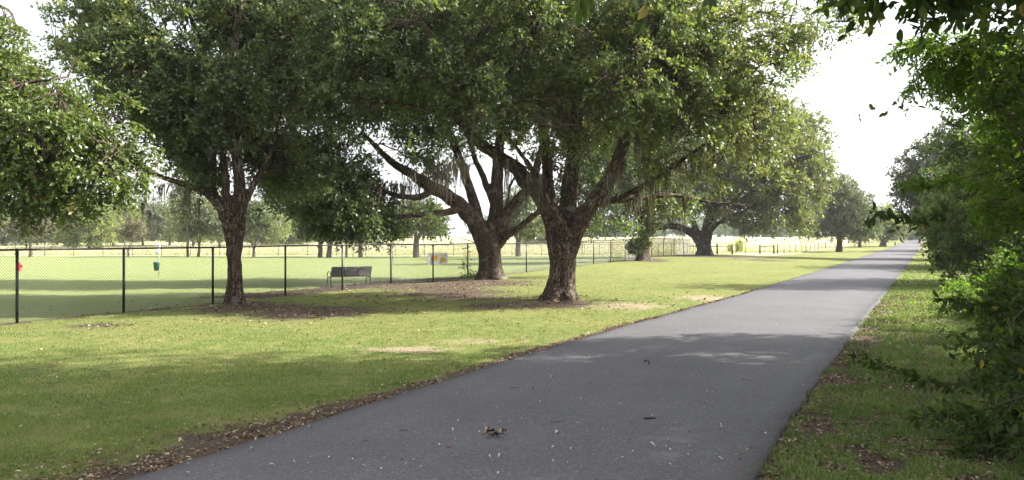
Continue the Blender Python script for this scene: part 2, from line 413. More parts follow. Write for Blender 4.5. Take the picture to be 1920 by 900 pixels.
def img_sample(n, px0, px1, py0, py1, pw=1.0):
    px = rng.uniform(px0, px1, n); py = HZ + (py0 - HZ) + (py1 - py0) * rng.uniform(0, 1, n) ** pw
    d = F * CH / (py - HZ); return (px - 960) * d / F, d
def lawn():
    x, y = img_sample(430000, -140, 1760, 500, 985)
    dirt, th, ps, pk = masks(x, y)
    n2 = fbm(x * 2.2, y * 2.2, 5, 4); n3 = fbm(x * .5, y * .5, 9, 3); n4 = fbm(x * 7, y * 7, 77, 2)
    keep = (x < path_l(y) - .03 + (n4 - .5) * .22) & (x > fence_x(y) - .15) & (rng.uniform(0, 1, len(x)) > (dirt * 1.25 + (n2 < .44) * .5)) & (rng.uniform(0, 1, len(x)) > th * .65) & (y < 60)
    x, y, n2, n3, th, dirt = x[keep], y[keep], n2[keep], n3[keep], th[keep], dirt[keep]
    sc_ = np.clip(y / 9, .8, 4)
    h = rng.uniform(.02, .055, len(x)) * (.45 + 1.1 * n2) * np.clip(1.3 - y / 40, .6, 1) * (1 - .6 * np.clip(dirt, 0, 1))
    w = rng.uniform(.0035, .006, len(x)) * sc_
    tint = np.clip(.20 + .9 * (n3 - .5) + .5 * (n2 - .45) + rng.normal(0, .24, len(x)) + th * .5 + .22 * sst(9, 15, y), 0, 1)  # yellower further out, imitating the sunlit part of the lawn
    blades('lawn_grass', x, y, h, w, tint, M['grass'], 'short green grass of the lawn between fence and path', 'grass', .9)
    x, y = img_sample(240000, 1380, 2060, 480, 985)
    dirt, th, ps, pk = masks(x, y); n2 = fbm(x * 2.5, y * 2.5, 15, 4); n3 = fbm(x * .7, y * .7, 19, 3); n4 = fbm(x * 7, y * 7, 79, 2)
    keep = (x > path_r(y) + .03 + (n4 - .5) * .25) & (rng.uniform(0, 1, len(x)) > dirt * .75 + (n2 < .47) * .45) & (y < 75)
    x, y, n2, n3 = x[keep], y[keep], n2[keep], n3[keep]
    sc_ = np.clip(y / 9, .8, 4)
    h = rng.uniform(.025, .08, len(x)) * (.6 + n2) * np.clip(sc_, 1, 1.5); w = rng.uniform(.005, .010, len(x)) * sc_
    tint = np.clip(.36 + .7 * (n3 - .5) + rng.normal(0, .2, len(x)), 0, .95)
    blades('verge_grass', x, y, h, w, tint, M['grass'], 'patchy grass and weeds of the verge right of the path', 'grass', 1.1)
    # rough pasture beyond the far fence
    n = 110000
    y = 92 + 190 * rng.uniform(0, 1, n) ** 1.6; x = rng.uniform(-.78, .5, n) * y
    _, _, ps, _ = masks(x, y); k = (ps > .5) & (x < path_l(y) - 9); x, y = x[k], y[k]
    n3 = fbm(x * .06, y * .06, 41, 3)
    h = rng.uniform(.12, .34, len(x)) * (.5 + 1.0 * n3); w = rng.uniform(.03, .09, len(x)) * np.clip(y / 110, 1, 2.2)
    blades('pasture_grass', x, y, h, w, np.clip(n3 + rng.normal(0, .2, len(x)), 0, 1), M['pasture'], 'tall pale rough grass beyond the far fence', 'grass', .5)
    n = 9000
    y = rng.uniform(79, 120, n); x = rng.uniform(.27, .45, n) * y
    _, _, ps, _ = masks(x, y); k = (ps > .5); x, y = x[k], y[k]
    h = rng.uniform(.15, .4, len(x)); w = rng.uniform(.05, .1, len(x))
lawn()

def flat_leaves(name, x, y, size, tint, mat, label, cat, lift=.0, zf=None):
    n = len(x); z = (ground_h(x, y) if zf is None else zf) + .006 + rng.uniform(0, .02, n) + lift
    a = rng.uniform(0, 2 * math.pi, n)
    nrm = np.stack([rng.normal(0, .38, n), rng.normal(0, .38, n), np.ones(n)], -1); nrm /= np.linalg.norm(nrm, axis=1)[:, None]
    d = np.stack([np.cos(a), np.sin(a), 0 * a], -1); d -= nrm * (d * nrm).sum(1)[:, None]; d /= np.linalg.norm(d, axis=1)[:, None]
    s = np.cross(nrm, d); c = np.stack([x, y, z], -1); L = size[:, None]; cur = (rng.uniform(.02, .28, n) * size)[:, None]
    V = np.stack([c - d * L * .5, c - d * L * .12 + s * L * .22 + nrm * cur, c + d * L * .22 + s * L * .19 + nrm * cur, c + d * L * .5 + nrm * cur * .4,
                  c + d * L * .22 - s * L * .19 + nrm * cur, c - d * L * .12 - s * L * .22 + nrm * cur], 1).reshape(-1, 3)
    k = np.arange(n)[:, None] * 6
    o = mesh(name, V, [np.concatenate([k + np.array([[0, 1, 2, 3]]), k + np.array([[0, 3, 4, 5]])])], mat, attrs={'tint': np.repeat(tint, 6)})
    return tag(o, label, cat, kind='stuff')
def litter():
    xs, ys = [], []
    d = 5 + 22 * rng.uniform(0, 1, 15000) ** 1.7; e = np.abs(rng.normal(0, .20, 15000)) * np.clip(1.9 - d / 11 + 2.2 * sst(9, 6, d), .22, 4) * (.35 + 1.3 * fbm(d * .9, d * 0, 61, 3))
    xs.append(path_l(d) - .02 - e); ys.append(d)
    d = 5 + 20 * rng.uniform(0, 1, 15000) ** 1.6; e = np.abs(rng.normal(0, .95, 15000))
    xs.append(path_r(d) + .02 + e); ys.append(d)
    x, y = img_sample(16000, 1380, 1900, 660, 960); xs.append(x); ys.append(y)
    x, y = img_sample(60000, 150, 1450, 500, 640)
    dirt, th, _, _ = masks(x, y); k = (rng.uniform(0, 1, len(x)) < dirt * .9 + th * .25) & (x < path_l(y)) & (y < 40)
    xs.append(x[k]); ys.append(y[k])
    x, y = img_sample(3500, 0, 1300, 560, 900); k = x < path_l(y); xs.append(x[k]); ys.append(y[k])
    x = np.concatenate(xs); y = np.concatenate(ys)
    keep = ~((x > path_l(y)) & (x < path_r(y))) & (rng.uniform(0, 1, len(x)) < .15 + 1.5 * np.clip(fbm(x * 1.8, y * 1.8, 63, 3) - .35, 0, 1)); x, y = x[keep], y[keep]
    sz = rng.uniform(.02, .055, len(x)) * np.clip(y / 11, 1, 2)
    flat_leaves('leaf_litter', x, y, sz, np.clip(rng.beta(1.6, 1.8, len(x)), 0, 1), M['litter'], 'dry brown leaf litter along the path edges and under the oaks', 'leaf litter')
    # gravel grit of crumbs beside the asphalt
litter()

# ------------------------------------------------------------------ trees
def smooth_path(P, per=4):
    P = np.asarray(P, float); n = len(P)
    if n < 3: t = np.linspace(0, 1, per + 1)[:, None]; return P[0] * (1 - t) + P[-1] * t
    out = []
    Q = np.vstack([2 * P[0] - P[1], P, 2 * P[-1] - P[-2]])
    for i in range(1, n):
        a, b, c, d = Q[i - 1], Q[i], Q[i + 1], Q[i + 2]
        for k in range(per):
            t = k / per
            out.append(.5 * ((2 * b) + (-a + c) * t + (2 * a - 5 * b + 4 * c - d) * t * t + (-a + 3 * b - 3 * c + d) * t ** 3))
    out.append(P[-1]); return np.array(out)

class Tree:
    def __init__(s, name, label, base, seed, group=None):
        s.rng = np.random.default_rng(seed); s.base = np.asarray(base, float)
        s.root = thing(name, label, 'tree', s.base, group)
        s.limbs = []; s.np_ = []; s.nr_ = []
    def limb(s, pts, radii, per=4):
        """pts with matching radii; becomes thick wood"""
        P = smooth_path(pts, per); m = len(P)
        r = np.interp(np.linspace(0, 1, m), np.linspace(0, 1, len(radii)), radii)
        if m > 4:
            P[1:-1] += s.rng.normal(0, 1, (m - 2, 3)) * np.minimum(r[1:-1] * (.10 if s.limbs else .02), .02)[:, None]
        s.limbs.append((P, r))
        s.np_.extend(P[m // 3:]); s.nr_.extend(r[m // 3:])
    def build_wood(s, mat, voxel=.045, flare=None, disp=.03):
        mb = MB()
        for i, (P, r) in enumerate(s.limbs):
            if i == 0 and flare:
                z = P[:, 2] - s.base[2]; ph = s.rng.uniform(0, 6.28, 3)
                lob = lambda a, k: 1 + flare * math.exp(-max(z[k], 0) / .42) * (.75 + .5 * np.cos(a * 5 + ph[0]) + .25 * np.cos(a * 3 + ph[1])) + .05 * np.cos(a * 3 + ph[2] + z[k] * .7) + .03 * np.cos(a * 7 + z[k])
                mb.tube(P, r, 28, True, lob)
            else:
                mb.tube(P, r, 12, True)
        o = mb.build('trunk', mat, s.root, True)
        md = o.modifiers.new('r', 'REMESH'); md.mode = 'VOXEL'; md.voxel_size = voxel; md.use_smooth_shade = True
        sm = o.modifiers.new('s', 'SMOOTH'); sm.factor = .5; sm.iterations = 5
        dg = bpy.context.evaluated_depsgraph_get(); me = bpy.data.meshes.new_from_object(o.evaluated_get(dg))
        o.modifiers.clear(); old = o.data; o.data = me; bpy.data.meshes.remove(old)
        n = len(me.vertices); co = np.empty(n * 3, np.float32); me.vertices.foreach_get('co', co); co = co.reshape(-1, 3).astype(float) + s.base
        A = []; B = []; S = []; RR = []
        for P, r in s.limbs:
            L = np.linalg.norm(np.diff(P, axis=0), axis=1); cum = np.concatenate([[0], np.cumsum(L)[:-1]])
            A.append(P[:-1]); B.append(P[1:]); S.append(cum + len(S) * 7.3); RR.append((r[1:] + r[:-1]) / 2)
        A = np.concatenate(A); B = np.concatenate(B); S = np.concatenate(S); RR = np.concatenate(RR)
        D = B - A; LL = np.linalg.norm(D, axis=1); D /= LL[:, None] + 1e-9
        bark = np.empty((n, 3))
        for a0 in range(0, n, 8000):
            q = co[a0:a0 + 8000, None] - A[None]; t = np.clip((q * D).sum(-1), 0, LL)
            per = q - D * t[..., None]; dist = np.linalg.norm(per, axis=-1) - RR
            k = dist.argmin(1); ii = np.arange(len(k))
            bark[a0:a0 + 8000] = per[ii, k] + D[k] * ((t[ii, k] + S[k]) * .13)[:, None]
        at = me.attributes.new('bark', 'FLOAT_VECTOR', 'POINT'); at.data.foreach_set('vector', bark.astype(np.float32).ravel())
        if disp:
            nr = np.empty(n * 3, np.float32); me.vertices.foreach_get('normal', nr); nr = nr.reshape(-1, 3)
            dd = np.array([mnoise.noise(Vector(b * 2.6)) for b in bark]) * disp * .7 - np.array([abs(mnoise.noise(Vector(b * 13))) for b in bark]) * disp * 1.1 + disp * .3
            co2 = co - s.base + nr * dd[:, None]
            me.vertices.foreach_set('co', co2.astype(np.float32).ravel()); me.update()
        me.materials.clear(); me.materials.append(mat)
        return o
    def grow(s, blobs, n2, ncl, mat_twig, r2=(.06, .02), r3=(.022, .008), gap=.0, gscale=.45, shell=.45, sag=.12, sides=5, lift=.25):
        """secondary branches reach into the crown volumes, finer ones carry leaf clumps"""
        g = s.rng; B = np.array([b[:6] for b in blobs], float)
        wt = B[:, 3] * B[:, 4] * B[:, 5] * np.array([b[6] if len(b) > 6 else 1.0 for b in blobs]); wt = wt ** .85; wt /= wt.sum()
        def sample(n, sh):
            k = g.choice(len(B), n, p=wt); v = g.normal(0, 1, (n, 3)); v /= np.linalg.norm(v, axis=1)[:, None]
            r = g.uniform(0, 1, n) ** sh; return B[k, :3] + v * r[:, None] * B[k, 3:6], v
        mb = MB(); nodes = [np.array(s.np_), np.array(s.nr_)]
        def connect(T, ra, rb, nseg, sd):
            Pn, Rn = nodes; d = np.linalg.norm(Pn - T, axis=1)
            i = int((d * (1 + .12 * g.normal(0, 1, len(d))) + (Rn > .16) * .5).argmin())
            a = Pn[i]; L = d[i]
            if L < .05: return a, a, L
            t = np.linspace(0, 1, nseg + 1)[:, None]
            bow = np.array([0, 0, 1.0]) * L * lift + g.normal(0, .10 * L, 3)
            P = a * (1 - t) + T * t + bow * (t * (1 - t)) * 1.1
            P[1:-1] += g.normal(0, .025 * L, (nseg - 1, 3))
            r0 = min(Rn[i] * .75, ra * (.5 + .25 * L)); r = np.linspace(max(r0, rb), rb, nseg + 1)
            mb.tube(P, r, sd, False); return P, r, L
        T, _ = sample(n2, .7)
        order = np.argsort([np.linalg.norm(nodes[0] - t, axis=1).min() for t in T])
        for i in order:
            P, r, L = connect(T[i], r2[0], r2[1], 6, sides + 1)
            if L < .05: continue
            nodes[0] = np.vstack([nodes[0], P[2:]]); nodes[1] = np.concatenate([nodes[1], r[2:]])
        C, V = sample(int(ncl * 1.6), shell)
        if gap > 0:
            nz = fbm(C[:, 0] * gscale + C[:, 2] * gscale * .9 + 7, C[:, 1] * gscale + C[:, 2] * gscale * .8 + 3, int(g.integers(99)), 3)
            C, V = C[nz > gap], V[nz > gap]
        C, V = C[:ncl], V[:ncl]
        dirs = []
        for c in C:
            P, r, L = connect(c, r3[0], r3[1], 3, max(3, sides - 2))
            dirs.append((P[-1] - P[-2]) if L >= .05 else g.normal(0, 1, 3))
        dirs = np.array(dirs); dirs /= np.linalg.norm(dirs, axis=1)[:, None] + 1e-9
        mb.build('branches', mat_twig, s.root, False)['kind'] = 'stuff'
        dirs = dirs * .7 + V * .5 + np.array([0, 0, -sag])
        return C, dirs / (np.linalg.norm(dirs, axis=1)[:, None] + 1e-9)

def foliage(g, C, D, ntw, nlf, tl, ll, lw, mat, parent, name='crown', droop=.25, spread=.75, up=.8, hi=False, tint0=.42, tvar=.16, stems=None, tattr=None, leafdroop=.0):
    N_ = len(C)
    td = D[:, None] + g.normal(0, spread, (N_, ntw, 3)) * np.array([1, 1, .7]); td /= np.linalg.norm(td, axis=-1)[..., None]
    L = tl * g.uniform(.5, 1.25, (N_, ntw))
    t = (np.arange(nlf) + .6)[None, None] / nlf + g.normal(0, .06, (N_, ntw, nlf))
    pos = C[:, None, None] + td[:, :, None] * (L[..., None] * t)[..., None]
    pos[..., 2] -= droop * L[..., None] * t ** 2
    if stems is not None:
        mb = MB(); tt = np.linspace(0, 1, 4)
        for a in range(N_):
            for b in range(ntw):
                P = C[a] + td[a, b] * (L[a, b] * tt)[:, None]; P[:, 2] -= droop * L[a, b] * tt ** 2
                mb.tube(P, np.linspace(.005, .002, 4), 3, False)
        mb.build('twigs', stems, parent)['kind'] = 'stuff'
    side = g.normal(0, 1, pos.shape); side /= np.linalg.norm(side, axis=-1)[..., None]
    ld = td[:, :, None] * .55 + side * .75 + np.array([0, 0, -leafdroop]); ld /= np.linalg.norm(ld, axis=-1)[..., None]
    nr = g.normal(0, .62, pos.shape) + np.array([0, 0, up]); nr -= ld * (nr * ld).sum(-1)[..., None]; nr /= np.linalg.norm(nr, axis=-1)[..., None] + 1e-9
    sd = np.cross(ld, nr)
    sz = g.uniform(.65, 1.25, pos.shape[:3])[..., None]
    l = ll * sz; w = lw * sz
    ct = tint0 + g.normal(0, tvar, (N_, 1, 1)) + g.normal(0, tvar, pos.shape[:3])
    if tattr is not None: ct = ct + tattr[:, None, None]
    ct = np.clip(ct, 0, .96); ct = np.where(g.uniform(0, 1, ct.shape) < .006, 1.0, ct)
    p = pos.reshape(-1, 3); ld = ld.reshape(-1, 3); nr = nr.reshape(-1, 3); sd = sd.reshape(-1, 3); l = l.reshape(-1, 1); w = w.reshape(-1, 1)
    if hi:
        V = np.stack([p, p + ld * l * .28 + sd * w * .42 + nr * w * .14, p + ld * l * .62 + sd * w * .46 + nr * w * .12, p + ld * l - nr * l * .12,
                      p + ld * l * .62 - sd * w * .46 + nr * w * .12, p + ld * l * .28 - sd * w * .42 + nr * w * .14], 1).reshape(-1, 3)
        k = np.arange(len(p))[:, None] * 6
        f = [np.concatenate([k + np.array([[0, 1, 2, 3]]), k + np.array([[0, 3, 4, 5]])])]; rep = 6
    else:
        V = np.stack([p, p + ld * l * .5 + sd * w * .5 + nr * w * .15, p + ld * l, p + ld * l * .5 - sd * w * .5 + nr * w * .15], 1).reshape(-1, 3)
        f = [np.arange(len(p))[:, None] * 4 + np.array([[0, 1, 2, 3]])]; rep = 4
    return mesh(name, V, f, mat, parent, {'tint': np.repeat(ct.ravel(), rep)})

def moss(g, anchors, mat, parent, name='hanging_moss', nst=9, width=.012, kind=None):
    """anchors: (point, length, radius)"""
    Vs, Ts, n = [], [], 0; seg = 7; q = []
    for p, ln, rad in anchors:
        for k in range(nst):
            L = ln * g.uniform(.35, 1.1); t = np.linspace(0, 1, seg + 1)
            o = g.normal(0, rad, 3) * (1, 1, .25)
            wig = np.cumsum(g.normal(0, .018 * math.sqrt(L), (seg + 1, 3)), 0) * (1, 1, .2); wig[0] = 0
            P = p + o + wig + np.stack([0 * t, 0 * t, -L * t], -1)
            P[:, :2] -= (o[:2] * .5)[None] * t[:, None]
            a = g.uniform(0, math.pi); sd = np.array([math.cos(a), math.sin(a), .1])
            w = width * g.uniform(.5, 1.3) * (1 - .75 * t) * g.uniform(.5, 1.6, seg + 1)
            V = np.stack([P - sd * w[:, None], P + sd * w[:, None]], 1).reshape(-1, 3)
            i = np.arange(seg) * 2 + n
            q.append(np.stack([i, i + 1, i + 3, i + 2], -1)); Vs.append(V); Ts.append(np.full(len(V), g.uniform(0, 1))); n += len(V)
    o = mesh(name, np.concatenate(Vs), [np.concatenate(q)], mat, parent, {'tint': np.concatenate(Ts)})
    o['kind'] = 'stuff'
    return o

def bl(px, py, d, r, rz=None, ry=None, w=1.0):
    c = U(px, py, d); return (*c, r, ry or r, rz or r * .8, w)

# --- left slim oak
def tree_a():
    b = G(440, 21.3)
    T = Tree('oak_tree', 'slim forked oak beside the left part of the fence, close to its third post', b, 101)
    d = 21.3
    T.limb([b + (0, 0, -.25), b + (0, 0, .05), U(440, 520, d), U(438, 470, d), U(431, 425, d), U(428, 402, d)], [.27, .22, .185, .178, .195, .19])
    T.limb([U(437, 480, d), U(446, 430, d), U(449, 400, d), U(448, 330, d + .1), U(440, 230, d + .2), U(436, 120, d), U(450, 0, d - .2), U(440, -70, d)], [.2, .19, .17, .15, .13, .11, .08, .05], 3)
    T.limb([U(430, 415, d), U(412, 385, d), U(385, 362, d - .1), U(345, 345, d - .3), U(300, 330, d - .6), U(240, 300, d - 1), U(180, 290, d - 1.2)], [.18, .15, .10, .085, .07, .055, .035], 3)
    T.limb([U(420, 398, d), U(402, 365, d + .2), U(398, 330, d + .5), U(400, 250, d + .9), U(385, 130, d + 1), U(350, 10, d + 1.2)], [.13, .11, .1, .09, .07, .05], 3)
    T.limb([U(432, 400, d), U(424, 360, d - .1), U(420, 300, d + .3), U(405, 200, d + .8), U(385, 100, d + 1.2), U(350, 10, d + 1.4)], [.13, .115, .10, .08, .06, .03], 3)
    T.limb([U(446, 420, d), U(462, 375, d + .1), U(482, 335, d + .4), U(510, 280, d + .8), U(530, 200, d + 1)], [.13, .10, .08, .06, .04], 3)
    T.limb([U(395, 370, d - .1), U(372, 345, d + .4), U(340, 310, d + .8), U(290, 230, d + 1.2), U(260, 120, d + 1.3)], [.075, .07, .06, .05, .035], 3)
    T.build_wood(M['oakbark'], .035, .35, .02)
    blobs = [bl(130, 60, 20.5, 1.5), bl(210, 120, 20, 1.9), bl(180, -20, 21, 1.4, 1.1), bl(300, 30, 20.5, 2.3), bl(400, -30, 21, 1.8, 1.3),
             bl(450, 60, 22.3, 2.2), bl(470, 200, 22, 1.5, 1.3), bl(260, 250, 20.5, 1.35, w=2), bl(290, 300, 20.5, .9, .6, w=2.5), bl(240, 350, 20.2, .7, .45, w=2.5), bl(190, 335, 20, .9, .7), bl(310, 330, 20.3, .9, .55, w=2.5), bl(330, 180, 20, 1.5), bl(410, 130, 19.6, 1.1, .9), bl(400, 210, 19.5, .8, .6),
             bl(490, 290, 22, 1.1, w=2), bl(540, 330, 21.6, .7, .4, w=2), bl(520, 150, 22, 1.4), bl(390, 240, 23, 1.3), bl(520, -10, 21.5, 1.5, 1.1), bl(380, 330, 22.5, .55, .4)]
    blobs = [(b_[0], b_[1] + 1.3, b_[2]) + tuple(b_[3:]) for b_ in blobs]
    C, D = T.grow(blobs, 110, 2200, M['twig'], gap=.42, gscale=.8)
    foliage(T.rng, C, D, 7, 8, .46, .125, .06, M['oak'], T.root, tint0=.55, up=.45, tvar=.2)
    g = T.rng
    A = [(U(352, 352, 20.8), 1.05, .05), (U(351, 362, 20.8), .7, .04), (U(372, 380, 21.5), .8, .05), (U(282, 395, 20), .5, .03), (U(268, 380, 20), .55, .03),
         (U(300, 350, 20), .4, .05), (U(375, 372, 21), .25, .05)] + [(U(x, y, 20.6 + g.uniform(-1, 1)), g.uniform(.2, .6), .08) for x, y in ((430, 300), (410, 250), (395, 280), (445, 260), (300, 345), (500, 290), (470, 340))]
    moss(g, A, M['moss'], T.root, nst=14, width=.014)
tree_a()

# --- the tall broad-leaved crown at the far left
def tree_left():
    b = G(-190, 17)
    T = Tree('maple_tree', 'bright green broad leaved tree reaching in at the left edge above the fence', b, 103)
    d = 17
    T.limb([b + (0, 0, -.2), b + (0, 0, .1), b + (.05, 0, 1.2), U(-170, 300, d), U(-150, 150, d), U(-120, -40, d)], [.26, .22, .19, .16, .12, .06])
    T.limb([U(-172, 340, d), U(-100, 300, d), U(-20, 280, d - .3), U(60, 290, d - .6), U(130, 320, d - .8)], [.1, .08, .065, .05, .03], 3)
    T.limb([U(-165, 260, d), U(-80, 200, d - .5), U(20, 160, d - 1), U(100, 150, d - 1.2)], [.1, .08, .06, .03], 3)
    T.build_wood(M['oakbark'], .04, .3, .015)
    blobs = [bl(20, 190, 16.4, 1.35, 1.1), bl(90, 260, 16.0, 1.5, 1.2), bl(10, 300, 16.4, 1.3, 1.0), bl(150, 230, 16.4, 1.1, 1.0), bl(190, 320, 16.2, .95, .65), bl(60, 365, 16.4, .8, .5),
             bl(-60, 240, 16.8, 1.6, 1.4), bl(-100, 100, 16.8, 1.8, 1.5), bl(45, 395, 16.4, .35, .28), bl(110, 150, 16.5, .9, .7), bl(150, 380, 16.4, .5, .35), bl(-150, 350, 16.8, 1.2, .8), bl(230, 285, 16.4, .6, .5)]
    C, D = T.grow(blobs, 70, 1500, M['twig'], gap=.38, gscale=.9, shell=.5)
    foliage(T.rng, C, D, 5, 8, .36, .09, .058, M['broad'], T.root, tint0=.5, up=.9, hi=True, droop=.35)
tree_left()

# --- the great oak
def tree_b():
    b = G(1050, 21.8)
    T = Tree('live_oak', 'big live oak with a thick flared trunk forking low, standing nearest the path', b, 105)
    d = 21.8
    T.limb([b + (0, 0, -.3), b + (0, 0, .05), U(1052, 540, d), U(1055, 500, d), U(1054, 470, d), U(1050, 440, d), U(1046, 415, d)], [.45, .395, .355, .345, .37, .39, .33])
    T.limb([U(1050, 470, d), U(1037, 415, d), U(1018, 375, d), U(985, 335, d - .2), U(945, 300, d - .3), U(905, 272, d - .4), U(860, 225, d - .7), U(800, 130, d - 1.2), U(740, 40, d - 1.5)], [.3, .27, .235, .21, .18, .15, .12, .09, .06], 3)
    T.limb([U(1045, 440, d), U(1034, 390, d + .3), U(1027, 340, d + .5), U(1022, 270, d + .6), U(1010, 160, d + .8), U(1000, 20, d + 1), U(990, -50, d + 1)], [.22, .19, .165, .15, .13, .10, .07], 3)
    T.limb([U(1058, 450, d), U(1062, 400, d), U(1068, 350, d), U(1074, 280, d), U(1085, 180, d), U(1110, 60, d), U(1120, -80, d)], [.28, .25, .22, .2, .16, .12, .08], 3)
    T.limb([U(1066, 475, d), U(1082, 430, d - .2), U(1105, 392, d - .4), U(1130, 352, d - .6), U(1156, 305, d - .8), U(1180, 230, d - 1), U(1205, 130, d - 1.2), U(1240, 20, d - 1.4), U(1290, -80, d - 1.5)], [.24, .225, .2, .19, .175, .14, .11, .09, .06], 3)
    T.limb([U(1066, 446, d - .35), U(1058, 428, d - .5), U(1040, 395, d - .6), U(1012, 350, d - .8), U(1000, 322, d - .9), U(978, 290, d - 1), U(940, 240, d - 1.2)], [.13, .115, .1, .085, .075, .06, .04], 3)
    T.limb([U(1078, 405, d), U(1100, 385, d + .4), U(1140, 378, d + .8), U(1200, 372, d + 1), U(1260, 366, d + 1.2), U(1320, 378, d + 1.2), U(1400, 385, d + 1)], [.12, .105, .095, .085, .07, .05, .025], 3)
    T.limb([U(1150, 378, d + .8), U(1200, 352, d + .5), U(1250, 322, d + .2), U(1300, 285, d - .2), U(1345, 260, d - .4), U(1385, 256, d - .6), U(1450, 230, d - .6)], [.075, .07, .065, .055, .045, .035, .02], 3)
    T.limb([U(1180, 230, d - 1), U(1240, 180, d - .6), U(1310, 130, d - .2), U(1390, 80, d), U(1480, 50, d), U(1560, 40, d)], [.1, .085, .07, .055, .04, .02], 3)
    T.limb([U(1090, 160, d), U(1060, 90, d - .8), U(1030, 10, d - 1.5), U(1000, -80, d - 2)], [.1, .08, .06, .04], 3)
    T.limb([U(860, 225, d - .7), U(790, 200, d - 1), U(700, 190, d - 1.2), U(620, 170, d - 1.4)], [.07, .06, .045, .025], 3)
    T.build_wood(M['oakbark'], .035, .42, .032)
    blobs = [bl(600, 170, 20.6, 1.1, .8), bl(680, 120, 20.5, 1.9, 1.6), bl(800, 60, 20.5, 2.3, 1.9), bl(640, -10, 21, 1.5, 1.1), bl(800, -40, 20.5, 1.7, 1.2),
             bl(900, 180, 20.2, 1.5, 1.1), bl(980, 90, 20, 2.0, 1.8), bl(1000, -20, 20.3, 1.7, 1.2), bl(1090, 190, 19.8, 1.7, 1.2), bl(1120, 262, 19.6, 1.05, .6),
             bl(1040, 235, 19.8, 1.1, .7), bl(1220, 120, 20.3, 2.1, 1.8), bl(1250, -10, 20.8, 1.8, 1.2), bl(1290, 220, 20.6, 1.5, 1.1), bl(1370, 120, 21, 1.8, 1.6),
             bl(1420, 20, 21, 1.7, 1.1, w=.8), bl(1500, 45, 21.3, 1.3, .9, w=1), bl(1560, 30, 21.3, 1.0, .7, w=1), bl(1450, 100, 21.3, 1.0, .6, w=1), bl(1590, 60, 21.3, .4, .4, w=.8), bl(1400, 230, 21.2, 1.1, 1.0), bl(1330, 310, 21.5, .9, .6), bl(1240, 300, 22, .9, .5),
             bl(1180, 150, 23.5, 2.6, 2), bl(950, 100, 24, 3, 2.2), bl(1080, 10, 24, 2.4, 1.4), bl(760, 60, 23.5, 2.6, 2), bl(1430, 330, 22, .6, .45, w=.6), bl(1260, 380, 22.8, .8, .25, w=.7)]
    C, D = T.grow(blobs, 170, 3900, M['twig'], gap=.445, gscale=.8, lift=.15)
    g = T.rng
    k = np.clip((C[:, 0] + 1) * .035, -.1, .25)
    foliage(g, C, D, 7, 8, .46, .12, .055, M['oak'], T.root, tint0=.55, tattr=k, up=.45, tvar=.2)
    A = []
    for x, y, dd in ((1108, 395, 21.4), (1122, 372, 21.3), (1135, 350, 21.2), (1145, 330, 21), (1160, 305, 21), (1095, 405, 21.6), (1180, 372, 22.7), (1215, 370, 22.8), (1245, 366, 22.9), (1282, 368, 23),
                     (1195, 350, 22.4), (1225, 335, 22.2), (1250, 322, 22), (1300, 288, 21.6), (1340, 262, 21.4), (1310, 300, 21.4), (1275, 300, 21.8), (1000, 325, 20.9), (985, 335, 21.5), (1015, 372, 21.6), (1190, 250, 20.6), (1210, 290, 21), (1170, 290, 21),
                     (1260, 230, 20.5), (1220, 200, 20.5), (1390, 255, 21), (1330, 230, 21), (1440, 250, 21.4), (960, 300, 21), (930, 280, 21)):
        for r in range(3): A.append((U(x + g.uniform(-9, 9), y + g.uniform(-3, 6), dd), g.uniform(.25, 1.15), .06))
    A += [(U(898, 30 + 60 * i, 19.6), 1.1, .13) for i in range(4)]
    moss(g, A, M['moss'], T.root, nst=10, width=.016)
tree_b()

